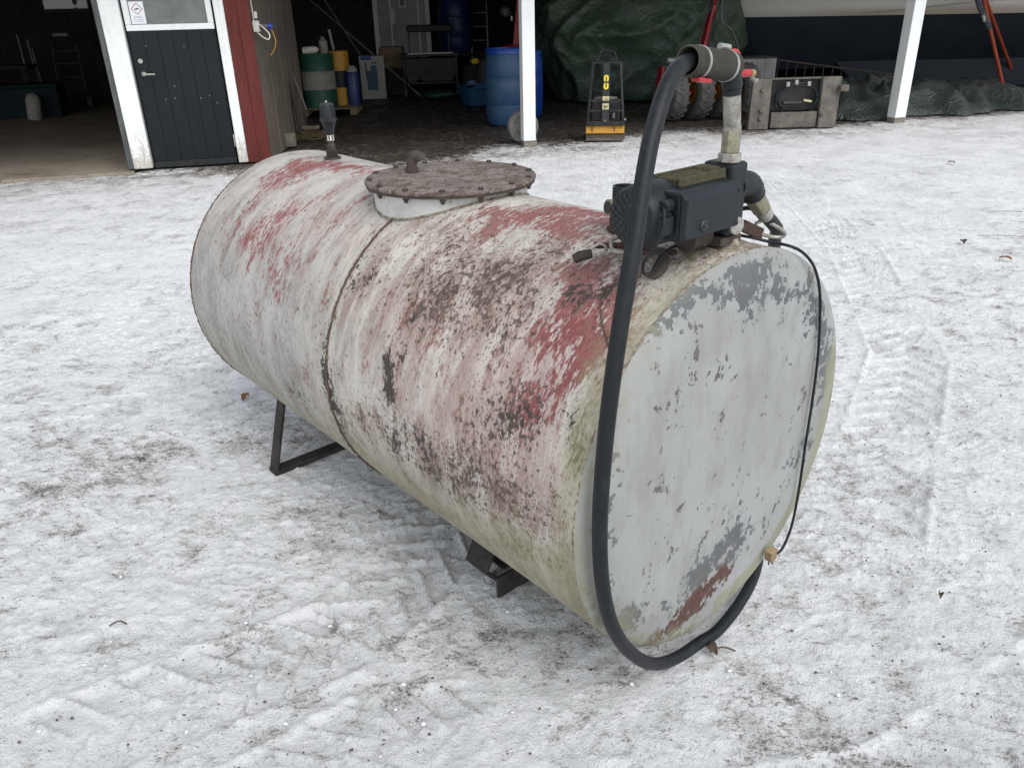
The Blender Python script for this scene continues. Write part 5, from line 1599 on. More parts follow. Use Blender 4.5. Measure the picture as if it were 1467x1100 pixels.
# manhole
MX, MZ, MR = 1.053, 1.150, 0.2626
g = G()
RC = 0.236
n = 72
for k in range(n + 1):
    pass
lo, hi = [], []
for k in range(n):
    a = 2 * math.pi * k / n
    x, y = MX + RC * math.cos(a), RC * math.sin(a)
    zt = TZ + math.sqrt(max(0, TR ** 2 - y * y)) - 0.02
    lo.append((x, y, zt))
    hi.append((x, y, MZ - 0.012))
g.v = lo + hi
g.f = [(k, (k + 1) % n, n + (k + 1) % n, n + k) for k in range(n)]
M['collar'] = worn('collar', (0.56, 0.56, 0.54), (0.44, 0.43, 0.40), 0.35, 9, 0.6, bump=0.2, dirt=(0.06, 0.045, 0.04))
col_ = g.build('manhole_collar', M['collar'], tank)
pts = [(MX + (RC + .002) * math.cos(a), (RC + .002) * math.sin(a), TZ + math.sqrt(TR ** 2 - ((RC + .002) * math.sin(a)) ** 2) + 0.002) for a in np.linspace(0, 2 * math.pi, 160)]
G().tube(pts, [0.0032 * random.uniform(.85, 1.2) for _ in pts], 6, False).build('collar_weld', M['weld'], col_)
t = NT('lid_rust')
P = t.obj()
a = t.noise(t.scale(P, (1, .75, 1)), 30, 9, 0.72, 0.8)
b = t.noise(P, 110, 6, 0.72)
c4 = t.noise(P, 6, 5, 0.6)
col = t.mix(t.step(a, 0.38, 0.62), (0.080, 0.056, 0.046), (0.165, 0.130, 0.108))
col = t.mix(t.step(t.math('ADD', sm((a, 2.6), (b, 3.0), (c4, 2.0)), 0.0), -0.12, 0.45), col, (0.29, 0.262, 0.235))
col = t.mix(t.step(t.math('ADD', sm((b, 3.0), (a, 2.0), (c4, 2.4)), 0.0), 0.22, 0.6), col, (0.045, 0.036, 0.032))
M['lid_rust'] = t.out(col, 0.85, 0.1, t.bump(t.math('ADD', a, b), 0.5, 0.006))
lid = G().lathe([(0, MZ), (MR - 0.004, MZ), (MR, MZ - 0.003), (MR, MZ - 0.009), (MR - 0.003, MZ - 0.0115), (0, MZ - 0.0115)], (MX, 0, 0), n=96)
lid.f = [f for f in lid.f]
lid = lid.build('manhole_lid', M['lid_rust'], tank)
G().lathe([(MR - .007, MZ - 0.0122), (MR - .003, MZ - 0.0122), (MR - .003, MZ - 0.0185), (MR - 0.01, MZ - 0.0185)], (MX, 0, 0), n=96).build('collar_flange', M['rust_dark'], col_)
bolt_me = None
for k in range(14):
    a = 2 * math.pi * (k + 0.35) / 14
    if bolt_me is None:
        g = G().lathe([(0, .0065), (0.0075, .0065), (0.0088, .005), (0.0088, 0.0005), (0, 0.0005)], (0, 0, 0), n=6)
        g.lathe([(0, -0.020), (0.006, -0.020), (0.006, -0.034), (0.0, -0.034)], (0, 0, 0), n=8)
        g.lathe([(0.0, -0.0189), (0.009, -0.0189), (0.009, -0.026), (0, -0.026)], (0, 0, 0), n=6)
        o = g.build('bolt', M['rust_dark'], lid, False)
        bolt_me = o.data
    else:
        o = bpy.data.objects.new('bolt', bolt_me)
        COL.objects.link(o)
        o.parent = lid
    o.location = (MX + (MR - 0.016) * math.cos(a), (MR - 0.016) * math.sin(a), MZ)
    o.rotation_euler = (0, 0, random.random() * 3)
# elbow vent on the lid
EX, EY = 1.185, 0.052
el = [(EX, EY, MZ), (EX, EY, MZ + 0.022), (EX - .001, EY - .003, MZ + 0.034), (EX - 0.004, EY - 0.008, MZ + 0.045), (EX - 0.010, EY - 0.015, MZ + 0.048), (EX - 0.016, EY - 0.022, MZ + 0.043), (EX - 0.018, EY - 0.025, MZ + 0.037)]
g = G().tube(smoothpath(el, 4), [0.0165] * 12 + [0.019] * 13, 16)
g.cyl((EX, EY, MZ + .001), (EX, EY, MZ + 0.014), 0.021, n=16)
g.build('vent_elbow', M['rust_dark'], tank, bevel=0.002)

# level gauge / overfill head at the far end
GX, GZ = 1.80, TZ + TR
gh = thing('overfill_sensor', 'dark plastic sensor head on a threaded stub at the far top of the tank', 'sensor', CT + TA * GX + TB * (-0.008) + Vector((0, 0, GZ)), PSI)
G().lathe([(0, 0.001), (0.042, 0.001), (0.042, 0.008), (0, 0.008)], (0, 0, 0), n=20).build('base_flange', M['rust_dark'], gh)
G().lathe([(0, 0.0085), (0.030, 0.0085), (0.030, 0.034), (0, 0.034)], (0, 0, 0), n=6).build('hex_nut', M['leg_steel'], gh, False, 0.002)
G().lathe([(0.019, 0.034), (0.019, 0.052), (0.015, 0.056), (0.015, 0.068)], (0, 0, 0), n=18).build('stub', M['rust_dark'], gh)
G().lathe([(0.0185, 0.0685), (0.0185, 0.088), (0, 0.088)], (0, 0, 0), n=18).build('white_ring', M['white_plastic'], gh)
for k in range(8):
    a = 2 * math.pi * k / 8
    G().box((0.0187 * math.cos(a), 0.0187 * math.sin(a), 0.079), (0.003, 0.006, 0.016), Matrix.Rotation(a, 3, 'Z')).build('ring_mark', M['sign_black'], gh, False)
G().lathe([(0.016, 0.088), (0.021, 0.092), (0.024, 0.112), (0.034, 0.135), (0.040, 0.140), (0.040, 0.148), (0.036, 0.150), (0.033, 0.196), (0.029, 0.201), (0, 0.202)], (0, 0, 0), n=28).build('housing', M['dark_plastic'], gh)
for k in range(20):
    a = 2 * math.pi * k / 20
    p0, p1 = Vector((0.0362 * math.cos(a), 0.0362 * math.sin(a), 0.152)), Vector((0.0335 * math.cos(a), 0.0335 * math.sin(a), 0.195))
    G().bar(p0, p1, 0.003, 0.003).build('rib', M['dark_plastic'], gh, False)
G().blob((0.0, 0.0, 0.206), (0.006, 0.006, 0.005), 10, 6).build('cap_screw', M['clamp_steel'], gh)
G().tube(smoothpath([(-0.005, 0.023, 0.112), (-0.005, 0.036, 0.108), (-0.005, 0.039, 0.097), (-0.003, 0.026, 0.092)], 5), 0.003, 8).build('lead_loop', M['black_rubber'], gh)

gh.scale = (0.76, 0.76, 0.98)
# legs: bent flat-bar frames standing on the snow
def leg_frame(s0, yt, zt, yb, w, th):
    for sg in (1, -1):
        g = G().bar((s0, sg * yb, 0.022), (s0, sg * yt, zt), th, w, (1, 0, 0))
        g.build('leg', M['leg_steel'], tank, False, 0.002)
    G().bar((s0, -yb - 0.01, 0.016), (s0, yb + 0.01, 0.016), w, th * 1.6, (0, 0, 1)).build('cross_bar', M['leg_steel'], tank, False, 0.003)


leg_frame(1.66, 0.40, 0.30, 0.475, 0.055, 0.012)
for sg in (1, -1):
    g = G()
    g.hexa([(0.55, sg * 0.245, 0.0), (0.65, sg * 0.245, 0.0), (0.65, sg * 0.235, 0.0), (0.55, sg * 0.235, 0.0)], [(0.55, sg * 0.322, 0.090), (0.65, sg * 0.322, 0.090), (0.65, sg * 0.310, 0.095), (0.55, sg * 0.310, 0.095)])
    g.hexa([(0.55, sg * 0.323, 0.091), (0.65, sg * 0.323, 0.091), (0.65, sg * 0.310, 0.096), (0.55, sg * 0.310, 0.096)], [(0.55, sg * 0.275, 0.19), (0.65, sg * 0.275, 0.19), (0.65, sg * 0.262, 0.19), (0.55, sg * 0.262, 0.19)])
    g.build('leg', M['leg_steel'], tank, False, 0.002)
G().box((0.540, 0, 0.03), (0.012, 0.58, 0.075)).build('cross_bar', M['leg_steel'], tank, False, 0.003)
G().box((0.60, 0, 0.071), (0.095, 0.50, 0.008)).build('cross_plate', M['leg_steel'], tank, False, 0.002)

# filler neck with coupling
FX, FY, FZ = 0.32, 0.030, TZ + TR
fl = thing('filler_neck', 'rusty filler neck with grey coupling and ribbed black collar on the tank top', 'filler neck', CT + TA * FX + TB * FY + Vector((0, 0, FZ)), PSI)
fl.scale = (0.82, 0.82, 0.9)
G().lathe([(0, -0.003), (0.047, -0.003), (0.050, 0.002), (0.050, 0.004), (0.042, 0.006), (0.042, 0.030), (0, 0.030)], (0, 0, 0), n=28).build('rust_ring', M['rust'], fl)
G().lathe([(0.036, 0.0305), (0.040, 0.032), (0.040, 0.046), (0.034, 0.048), (0.030, 0.075)], (0, 0, 0), n=28).build('coupling', M['jamb_grey'], fl)
G().tube([(0, 0, 0.06), (0.012, 0.058, 0.066)], [0.021, 0.021], 18).build('side_outlet', M['olive_zinc'], fl)
G().cyl((0.0118, 0.0575, 0.066), (0.0125, 0.0605, 0.0663), 0.016, n=16).build('outlet_bore', M['sign_black'], fl)
g = G()
pr = []
for k in range(5):
    z = 0.075 + k * 0.008
    pr += [(0.036, z), (0.036, z + 0.004), (0.0335, z + 0.005), (0.0335, z + 0.0075)]
pr += [(0.036, 0.116), (0.030, 0.116), (0.029, 0.09), (0, 0.09)]
g.lathe([(0.028, 0.075)] + pr, (0, 0, 0), n=30).build('ribbed_collar', M['dark_plastic'], fl)

# hasp rod, ring and padlock
hz = thing('hasp_rod', 'rusty hasp rod with a wire ring lying across the red tank top', 'hasp', CT, PSI)
G().tube([(0.268, 0.185, 1.118), (0.175, 0.150, 1.128)], 0.0075, 10).build('rod', M['rust'], hz)
G().tube(smoothpath([(0.235, 0.168, 1.133), (0.21, 0.19, 1.12), (0.18, 0.185, 1.12), (0.17, 0.16, 1.132), (0.195, 0.145, 1.138), (0.225, 0.15, 1.138), (0.235, 0.168, 1.133)], 5), 0.0045, 8).build('ring', M['zinc'], hz)
G().bar((0.25, 0.12, 1.112), (0.10, 0.11, 1.118), 0.02, 0.01).build('strap', M['rust'], hz, False, 0.002)
pk_ = thing('padlock', 'small dark padlock lying on the red tank top at the rod end', 'padlock', CT, PSI)
pc_ = Vector((0.268, 0.222, 1.092))
G().tube([pc_ + Vector((0.014, 0.016, 0.001)), pc_ + Vector((0.006, 0.006, 0.008)), pc_ + Vector((-0.012, -0.016, 0.014))], [0.0115, 0.0125, 0.011], 10).build('body', M['leg_steel'], pk_, bevel=0.003)
G().tube(smoothpath([pc_ + Vector((-0.006, -0.012, 0.02)), pc_ + Vector((-0.014, -0.034, 0.032)), pc_ + Vector((-0.028, -0.042, 0.028)), pc_ + Vector((-0.034, -0.034, 0.018)), pc_ + Vector((-0.022, -0.014, 0.010))], 5), 0.0038, 8).build('shackle', M['zinc'], pk_)
bs = thing('bent_strap', 'curved brown metal strap end standing on the tank beside the pump', 'strap', CT, PSI)
pa = smoothpath([(0.145, 0.125, 1.122), (0.115, 0.135, 1.124), (0.092, 0.155, 1.112), (0.086, 0.178, 1.096), (0.092, 0.198, 1.084)], 5)
g = G()
for A_, B_ in zip(pa, pa[1:]):
    pass
W2 = Vector((0.0095, 0.006, 0.003))
vs = []
for p in pa:
    vs += [p - W2, p + W2]
g.v = [tuple(v) for v in vs]
g.f = [(2 * i, 2 * i + 1, 2 * i + 3, 2 * i + 2) for i in range(len(pa) - 1)]
o = g.build('strap', M['rust_dark'], bs)
so = o.modifiers.new('thickness', 'SOLIDIFY')
so.thickness = 0.004

# ------------------------------------------------------------------ electric fuel pump
pump = thing('fuel_pump', 'dark grey electric fuel pump with terminal box bolted on top of the tank', 'pump', CT, PSI)
MC = Vector((0.095, 0.0, 1.222))            # motor axis runs sideways (local y)
mr = 0.057
G().cyl((MC.x, -0.02, MC.z), (MC.x, 0.175, MC.z), mr * .88, n=32).build('motor_body', M['pump_grey'], pump)
for k in range(26):
    a = 2 * math.pi * k / 26
    if -0.2 < math.cos(a - math.pi) and math.cos(a) < -0.55:
        continue
    top = math.sin(a) > 0.35
    if not top:
        continue
    p = Vector((MC.x + mr * .95 * math.cos(a), 0, MC.z + mr * .95 * math.sin(a)))
    G().box((p.x, 0.075, p.z), (0.026, 0.19, 0.0045), Matrix.Rotation(-a, 3, 'Y')).build('cooling_fin', M['mossy_metal'] if top else M['pump_grey'], pump, False)
g = G().lathe([(mr * .9, 0.135), (mr * 1.10, 0.138), (mr * 1.16, 0.150), (mr * 1.16, 0.215), (mr * 1.13, 0.222), (mr * 1.10, 0.240), (mr * .98, 0.250), (mr * .80, 0.253), (0, 0.253)], (MC.x, 0.016, MC.z), (0, 1, 0), 44)
fc = g.build('fan_cover', M['pump_grey'], pump)
for ri, (r_, nn) in enumerate(((0.030, 12), (0.042, 16), (0.054, 20))):
    for k in range(nn):
        a = 2 * math.pi * (k + .5 * (ri % 2)) / nn
        G().box((MC.x + r_ * .84 * math.cos(a), 0.2695, MC.z + r_ * .84 * math.sin(a)), (0.008, 0.002, 0.004), Matrix.Rotation(-a, 3, 'Y')).build('vent_slot', M['sign_black'], fc, False)
for k in range(40):
    a = 2 * math.pi * k / 40
    if math.sin(a) > -0.45 or k % 2:
        continue
    for y, q in ((0.230, 1.155), (0.221, 1.162)):
        G().box((MC.x + mr * q * math.cos(a), y, MC.z + mr * q * math.sin(a)), (0.0006, 0.0060, 0.0050), Matrix.Rotation(-a, 3, 'Y')).build('vent_slot', M['sign_black'], fc, False)
# terminal box towards the near end
BX0, BX1 = -0.002, 0.055
tbx = G().hexa([(BX0 + .012, 0.030, 1.178), (BX1, 0.030, 1.178), (BX1, 0.222, 1.178), (BX0 + .012, 0.222, 1.178)], [(BX0 + .012, 0.030, 1.276), (BX1, 0.030, 1.276), (BX1, 0.222, 1.276), (BX0 + .012, 0.222, 1.276)]).build('terminal_box', M['box_grey'], pump, False, 0.005)
G().hexa([(BX0, 0.037, 1.184), (BX0 + .0115, 0.031, 1.179), (BX0 + .0115, 0.221, 1.179), (BX0, 0.215, 1.184)], [(BX0, 0.037, 1.262), (BX0 + .0115, 0.031, 1.275), (BX0 + .0115, 0.221, 1.275), (BX0, 0.215, 1.262)]).build('box_cover', M['box_grey'], tbx, False, 0.002)
G().lathe([(0, 0.006), (0.004, 0.006), (0.0055, 0.003), (0.009, 0.004), (0.0115, 0.002), (0.0125, 0)], (BX0 - 0.0005, 0.157, 1.204), (-1, 0, 0), 20).build('switch_knob', M['sign_black'], tbx)
for (y, z) in ((0.042, 1.189), (0.210, 1.189), (0.042, 1.258), (0.210, 1.258)):
    G().cyl((BX0 + 0.004, y, z), (BX0 - 0.0015, y, z), 0.0035, n=8).build('cover_screw', M['leg_steel'], tbx)
G().box((0.03, 0.2405, 1.213), (0.022, 0.035, 0.038)).build('gland_block', M['pump_grey'], tbx, False, 0.006)
G().cyl((0.032, 0.223, 1.252), (0.034, 0.246, 1.252), 0.012, n=6).build('cable_gland', M['dark_plastic'], tbx)
G().box((0.062, 0.10, 1.272), (0.034, 0.16, 0.006)).build('gasket_plate', M['rust'], pump, False, 0.001)
for k in range(6):
    G().box((0.052 + k * 0.0125, 0.095, 1.2815 + (0.004 if k in (0, 5) else 0.0)), (0.006, 0.165, 0.016)).build('cooling_fin', M['mossy_metal'], pump, False, 0.0012)
G().box((0.083, 0.095, 1.277), (0.072, 0.16, 0.006)).build('fin_plate', M['mossy_metal'], pump, False, 0.001)
# pump head with ports
G().box((0.072, -0.008, 1.224), (0.075, 0.062, 0.156)).build('pump_head', M['pump_grey'], pump, False, 0.008)
G().box((0.085, 0.036, 1.286), (0.05, 0.04, 0.02)).build('head_lug', M['mossy_metal'], pump, False, 0.006)
g = G().cyl((0.085, 0.035, 1.150), (0.085, 0.10, 1.150), 0.03, n=20)
g.box((0.08, 0.0, 1.137), (0.09, 0.075, 0.018))
g.build('pump_foot', M['rust_dark'], pump, bevel=0.002)
G().lathe([(0.055, 1.112), (0.055, 1.121), (0.028, 1.123), (0.027, 1.1375)], (0.06, -0.018, 0), n=28).build('tank_flange', M['weld'], pump)
G().lathe([(0.019, 0), (0.019, 0.010), (0.013, 0.012), (0, 0.012)], (0.03, 0.002, 1.172), (-1, 0.2, 0), 24).build('steel_plug', M['zinc'], pump)
# discharge elbow, union and hose tail on the right
el = smoothpath([(0.06, -0.03, 1.248), (0.06, -0.06, 1.248), (0.062, -0.085, 1.243), (0.064, -0.105, 1.228), (0.066, -0.118, 1.214)], 5)
G().tube(el, [0.0285] * 8 + [0.028] * 8 + [0.0265] * 5, 18).build('outlet_elbow', M['pump_grey'], pump)
d = Vector((0.06, -0.52, -0.42)).normalized()
p0 = Vector((0.066, -0.112, 1.218))
G().tube([p0, p0 + d * 0.070], [0.0245, 0.023], 6).build('union_nut', M['olive_zinc'], pump, False, 0.002)
G().tube([p0 + d * 0.0705, p0 + d * 0.078, p0 + d * 0.079, p0 + d * 0.108], [0.0205, 0.0195, 0.0200, 0.0180], 20).build('hose_ferrule', M['zinc'], pump)
hs_end = p0 + d * 0.106
# standpipe
PX, PY = 0.056, 0.004
G().lathe([(0.0235, 1.303), (0.025, 1.305), (0.025, 1.320), (0.023, 1.322), (0.018, 1.322)], (PX, PY, 0), n=8).build('pipe_nut', M['zinc'], pump, False, 0.0015)
G().lathe([(0.019, 1.322), (0.0198, 1.324), (0.0198, 1.366), (0.019, 1.369), (0.017, 1.369)], (PX, PY, 0), n=6).build('hex_socket', M['olive_zinc'], pump, False, 0.001)
G().tube([(PX, PY, 1.369), (PX, PY + .001, 1.376), (PX, PY + .001, 1.3765), (PX, PY + .003, 1.384), (PX, PY + .003, 1.3845), (PX, PY + .012, 1.437)], [0.0182, 0.0184, 0.0168, 0.0168, 0.0178, 0.0178], 24).build('galvanised_pipe', M['zinc'], pump)
for z in (1.379, 1.3815):
    G().lathe([(0.0172, z), (0.0180, z + .0005), (0.0172, z + .0012)], (PX, PY + .002, 0), n=20).build('thread_ridge', M['zinc'], pump)
el = smoothpath([(PX, PY + .011, 1.437), (PX, PY + .013, 1.450), (PX, PY + .018, 1.466), (PX, PY + .028, 1.482)], 5)
G().tube(el, [0.0182] * 6 + [0.021] * (len(el) - 6), 18).build('pipe_elbow', M['pump_grey'], pump)
# right-hand bracket, clip and wires behind the pump head
bk = thing('rusty_bracket', 'rusty lug with a wire clip beside the pump at the near rim', 'bracket', CT, PSI)
g = G().bar((0.07, -0.095, 1.146), (0.085, -0.200, 1.104), 0.010, 0.028, (0, 0, 1))
g.build('lug', M['rust'], bk, False, 0.003)
G().tube(smoothpath([(0.085, -0.17, 1.135), (0.075, -0.195, 1.138), (0.05, -0.235, 1.112), (0.05, -0.24, 1.098), (0.065, -0.225, 1.096), (0.08, -0.19, 1.106)], 5), 0.0045, 8).build('wire_clip', M['zinc'], bk)
for i in range(2):
    G().tube(smoothpath([(0.10, -0.06, 1.17 - .012 * i), (0.105, -0.11, 1.185 - .014 * i), (0.10, -0.165, 1.19 - .02 * i), (0.09, -0.19, 1.17 - .02 * i)], 5), 0.0055, 8).build('lead_wire', M['dark_plastic'], bk)

# ------------------------------------------------------------------ hose, holster and nozzle
hol = thing('nozzle_holster', 'wide black rubber sleeve with steel clamps holding the hose end', 'holster', CT, PSI)
A0, A1 = Vector((0.053, 0.172, 1.509)), Vector((0.060, 0.020, 1.490))
ax_ = (A1 - A0).normalized()
L_ = (A1 - A0).length
G().lathe([(0.0242, 0.004), (0.0275, 0.0), (0.0288, 0.003), (0.0292, 0.02), (0.0288, L_ - 0.01), (0.028, L_), (0.024, L_), (0.024, L_ - 0.01), (0.0242, 0.01), (0.0242, 0.004)], A0, ax_, 36).build('sleeve', M['rubber_sleeve'], hol)
G().lathe([(0.0242, -0.0005), (0.026, -0.0025), (0.0276, -0.001)], A0, ax_, 36).build('rim', M['sleeve_rim'], hol)
for h in (0.030, L_ - 0.026):
    G().lathe([(0.0291, h), (0.0305, h), (0.0305, h + 0.007), (0.0291, h + 0.007)], A0, ax_, 36).build('hose_clamp', M['clamp_steel'], hol)
q = A0 + ax_ * (L_ - 0.03) + Vector((0, 0.0, 0.0335))
G().cyl(q + Vector((0, 0.018, 0.003)), q + Vector((0, -0.014, -0.001)), 0.006, n=10).build('clamp_screw', M['clamp_steel'], hol)

hose = thing('fuel_hose', 'thick black rubber fuel hose looping down the near tank end', 'hose', CT, PSI)
HP = [(0.060, 0.06, 1.490), (0.058, 0.12, 1.503), (0.055, 0.17, 1.506), (0.040, 0.227, 1.491), (0.025, 0.274, 1.454), (0.010, 0.316, 1.399), (-0.005, 0.349, 1.344), (-0.020, 0.379, 1.277), (-0.035, 0.411, 1.197), (-0.045, 0.445, 1.089),
      (-0.050, 0.475, 0.931), (-0.050, 0.488, 0.784), (-0.050, 0.491, 0.654), (-0.050, 0.480, 0.525), (-0.048, 0.449, 0.401), (-0.042, 0.398, 0.295), (-0.034, 0.335, 0.205), (-0.024, 0.265, 0.128), (-0.014, 0.19, 0.072), (-0.006, 0.105, 0.036), (-0.004, 0.02, 0.024),
      (-0.008, -0.06, 0.022), (0.015, -0.20, 0.026), (0.055, -0.335, 0.045), (0.11, -0.43, 0.12), (0.18, -0.51, 0.28), (0.22, -0.555, 0.5), (0.22, -0.545, 0.70), (0.20, -0.48, 0.89), (0.16, -0.395, 1.0), (0.115, -0.315, 1.065), (0.085, -0.265, 1.105), tuple(hs_end)]
G().tube(smoothpath(HP, 8), 0.0162, 18).build('hose_tube', M['black_rubber'], hose)
nz = thing('fuel_nozzle', 'red handled fuel nozzle end with brass tip behind the rubber sleeve', 'nozzle', CT, PSI)
G().tube(smoothpath([A1 + ax_ * -0.01 + Vector((0, 0, 0.024)), A1 + ax_ * 0.012 + Vector((0, 0, 0.027)), A1 + ax_ * 0.024 + Vector((0, 0, 0.012)), A1 + ax_ * 0.026 + Vector((0, 0, -0.012))], 5), 0.0065, 10).build('trigger_guard', M['red_plastic'], nz)
G().tube([A1 + ax_ * 0.012 + Vector((-0.005, 0, -0.012)), A1 + ax_ * 0.055 + Vector((-0.01, 0, -0.008))], [0.0085, 0.007], 12).build('lever', M['red_plastic'], nz)
G().tube([A1 + ax_ * 0.055 + Vector((-0.01, 0, -0.008)), A1 + ax_ * 0.068 + Vector((-0.011, 0, -0.007))], 0.0075, 12).build('tip', M['brass'], nz)
G().tube(smoothpath([A1 + ax_ * 0.062 + Vector((-0.011, 0, -0.012)), A1 + ax_ * 0.075 + Vector((-0.011, 0, -0.022)), A1 + ax_ * 0.085 + Vector((-0.011, 0, -0.020))], 4), 0.004, 8).build('hook', M['zinc'], nz)
G().bar(A0 + ax_ * 0.012 + Vector((-0.011, 0.0, -0.031)), A0 + ax_ * 0.055 + Vector((-0.011, 0, -0.032)), 0.02, 0.008).build('guard_tongue', M['red_plastic'], nz, False, 0.002)
G().cyl(A1 + ax_ * -0.06, A1 + ax_ * 0.012, 0.0215, n=16).build('body', M['dark_plastic'], nz)

# ------------------------------------------------------------------ power cable and plug
pcb = thing('power_cable', 'thin black power cable hanging over the right side of the tank end', 'cable', CT, PSI)
G().tube(smoothpath([(0.034, 0.245, 1.252), (0.022, 0.256, 1.246), (0.014, 0.266, 1.216), (0.020, 0.278, 1.182), (0.035, 0.292, 1.150), (0.045, 0.278, 1.122), (0.06, 0.235, 1.112), (0.075, 0.20, 1.125), (0.09, 0.15, 1.135), (0.12, 0.06, 1.126), (0.12, -0.06, 1.126), (0.09, -0.13, 1.112),
                     (0.05, -0.174, 1.098), (0.0, -0.195, 1.091), (-0.02, -0.225, 1.070), (-0.030, -0.262, 1.030), (-0.034, -0.296, 0.964), (-0.036, -0.318, 0.87), (-0.038, -0.331, 0.77), (-0.040, -0.333, 0.649), (-0.042, -0.329, 0.524), (-0.043, -0.330, 0.388), (-0.045, -0.318, 0.275), (-0.045, -0.290, 0.214), (-0.045, -0.262, 0.203), (-0.045, -0.240, 0.214)], 6), 0.0036, 8).build('cable', M['black_rubber'], pcb)
pq = Vector((-0.045, -0.222, 0.219))
plug = G().box(pq, (0.024, 0.028, 0.036), Matrix.Rotation(R_(-8), 3, 'X')).build('plug', M['plug_tan'], pcb, False, 0.004)
G().box(pq + Vector((0, 0.0, 0.012)), (0.026, 0.030, 0.006), Matrix.Rotation(R_(-8), 3, 'X')).build('plug_collar', M['plug_tan'], plug, False, 0.002)
for y in (-0.008, 0.008):
    G().cyl(pq + Vector((y * .3, y * .6 - 0.004, -0.02)), pq + Vector((y * .3, y * .6 - 0.006, -0.038)), 0.0024, n=8).build('pin', M['rust_dark'], plug)

# twig caught on the tank by the hose
cyp = lambda s_, p_: (s_, (TR + .003) * math.sin(R_(p_)), TZ + (TR + .003) * math.cos(R_(p_)))
g = G().tube(smoothpath([cyp(.175, 29), cyp(.155, 33.5), cyp(.12, 38), cyp(.085, 41.5), cyp(.05, 44.5)], 5), 0.0017, 6)
g.tube([cyp(.085, 41.5), cyp(.07, 41), cyp(.06, 40)], 0.0012, 5)
o = tag(g.build('twig', M['leaf_dark']), 'thin dark twig stuck on the red patch of the tank behind the hose', 'twig')
o.location = CT
o.rotation_euler = (0, 0, PSI)


# ------------------------------------------------------------------ litter on the snow
def leaf(name, label, x, y, sz, rz, mat):
    g = G().grid(lambda u, v: ((u - .5) * sz * 1.6, (v - .5) * sz * math.sin(math.pi * min(.97, max(.03, u))), 0.012 * math.sin(math.pi * u) + 0.008 * (abs(v - .5) * 2) ** 2 + 0.002), 8, 5)
    o = tag(g.build(name, mat), label, 'leaf', 'dead leaves on the snow')
    o.location = (x, y, 0.004)
    o.rotation_euler = (0.15, 0.1, rz)
    so = o.modifiers.new('thickness', 'SOLIDIFY')
    so.thickness = 0.0012
    return o


def gp(px, py):
    d = Rv * ((px - 733.5) / 1123.24) - Uv * ((py - 550) / 1123.24) + Fv
    p = Vector((0, 0, CAM_H)) + d * (-CAM_H / d.z)
    return p


for (px, py, sz, mt, lab) in ((353, 571, .035, 'leaf_brown', 'small orange-brown leaf on the snow behind the far tank leg'), (1018, 932, .03, 'leaf_dark', 'dark wet leaf under the lowest bend of the fuel hose'),
                              (1440, 372, .05, 'leaf_brown', 'brown leaf near the right edge of the snow'), (1345, 857, .012, 'leaf_dark', 'dark clump of dirt on the snow right of the tank end'),  # the scrap right of the tank end is dirt, shaped as a leaf
                              (1363, 234, .05, 'leaf_dark', 'dark leaf scrap on the smooth snow before the right white post'), (1380, 348, .045, 'leaf_dark', 'curled dark leaf lying on the snow right of the tank')):
    p = gp(px, py)
    leaf('dead_leaf', lab, p.x, p.y, sz, random.random() * 6, M[mt])
for (px, py, L, lab) in ((170, 897, .05, 'short brown twig on the snow at lower left'), (1440, 305, .28, 'pale thin twig on the snow near the right edge'), (1035, 935, .07, 'thin twig by the dark leaf under the hose'), (1435, 340, .35, 'brown broken twig lying right of the curled leaf')):
    p = gp(px, py)
    a_ = random.uniform(-0.6, 0.6)
    d = Vector((math.cos(a_), math.sin(a_) * .5, 0)) * L / 2
    tag(G().tube(smoothpath([p - d + Vector((0, 0, .006)), p + Vector((0.0, 0.01, .012)), p + d + Vector((0, 0, .006))], 4), [0.0022] * 9, 6).build('twig', M['leaf_dark']), lab, 'twig', 'twigs on the snow')

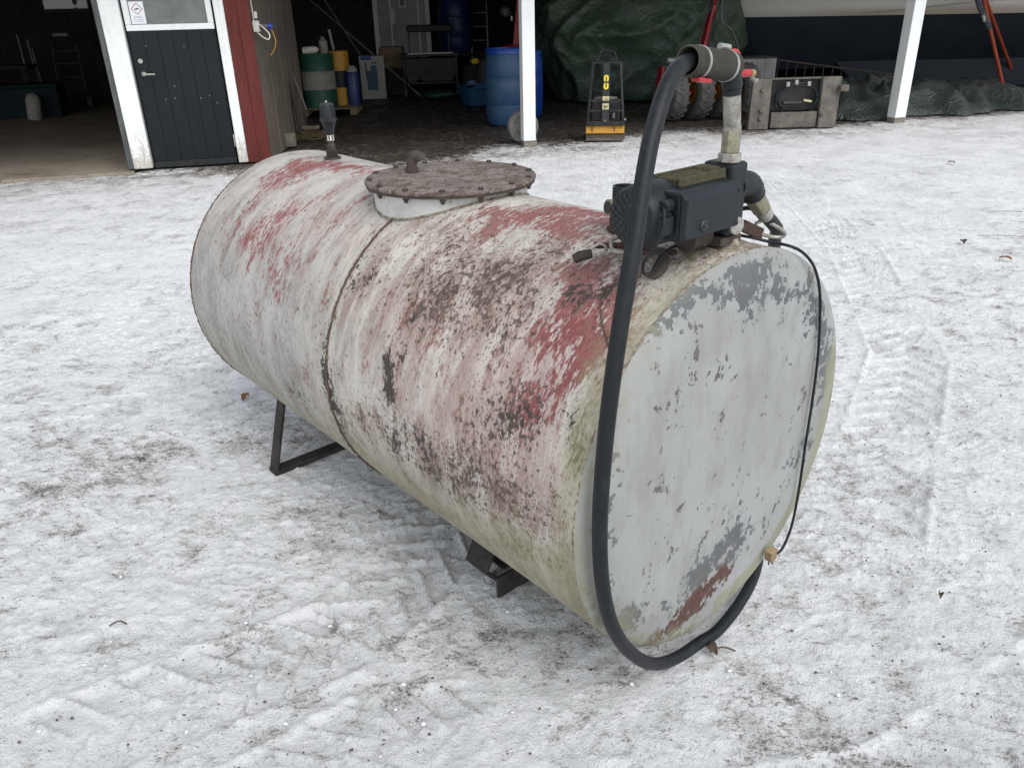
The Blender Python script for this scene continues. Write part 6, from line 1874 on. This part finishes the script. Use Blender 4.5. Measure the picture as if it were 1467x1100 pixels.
# loose clods of snow and grit, nobody could count them
ico = [(0, 0, 1), (.894, 0, .447), (.276, .851, .447), (-.724, .526, .447), (-.724, -.526, .447), (.276, -.851, .447), (.724, .526, -.447), (-.276, .851, -.447), (-.894, 0, -.447), (-.276, -.851, -.447), (.724, -.526, -.447), (0, 0, -1)]
icf = [(0, 1, 2), (0, 2, 3), (0, 3, 4), (0, 4, 5), (0, 5, 1), (1, 6, 2), (2, 7, 3), (3, 8, 4), (4, 9, 5), (5, 10, 1), (6, 7, 2), (7, 8, 3), (8, 9, 4), (9, 10, 5), (10, 6, 1), (11, 7, 6), (11, 8, 7), (11, 9, 8), (11, 10, 9), (11, 6, 10)]


def scatter(name, mat, n, smin, smax, power, seed):
    r = np.random.default_rng(seed)
    d = r.uniform(0.0, 1, n) ** 1.6
    yy = 0.7 + d * 9.5
    xx = r.uniform(-1, 1, n) * (1.2 + yy * 0.85)
    keep = fbm(xx, yy, 0.8, 3, 0.5, seed) > r.uniform(0.3, 0.62, n)
    xx, yy = xx[keep], yy[keep]
    n = len(xx)
    sz = smin + (smax - smin) * r.uniform(0, 1, n) ** power
    base = np.array(ico)
    V = base[None] * r.uniform(0.55, 1.35, (n, 12, 1)) * sz[:, None, None] * np.stack([r.uniform(.7, 1.6, n), r.uniform(.7, 1.3, n), r.uniform(.35, .8, n)], -1)[:, None]
    V[..., 0] += xx[:, None]
    V[..., 1] += yy[:, None]
    V[..., 2] += (sz * 0.15 - 0.012 + r.uniform(-0.006, 0.004, n))[:, None]
    Fc = (np.array(icf)[None] + 12 * np.arange(n)[:, None, None]).reshape(-1, 3)
    me = bpy.data.meshes.new(name)
    me.from_pydata(V.reshape(-1, 3).tolist(), [], Fc.tolist())
    me.materials.append(mat)
    me.shade_smooth()
    o = bpy.data.objects.new(name, me)
    COL.objects.link(o)
    stuff(o)


M['clod'] = worn('clod', (0.76, 0.77, 0.79), (0.60, 0.61, 0.62), 0.4, 30, 0.6, bump=0.3)
M['grit'] = worn('grit', (0.085, 0.078, 0.07), (0.16, 0.14, 0.12), 0.4, 30, 0.85, bump=0.2)
scatter('snow_clods', M['clod'], 5000, 0.0012, 0.0075, 4.0, 3)
scatter('grit', M['grit'], 16000, 0.0008, 0.0042, 3.2, 8)
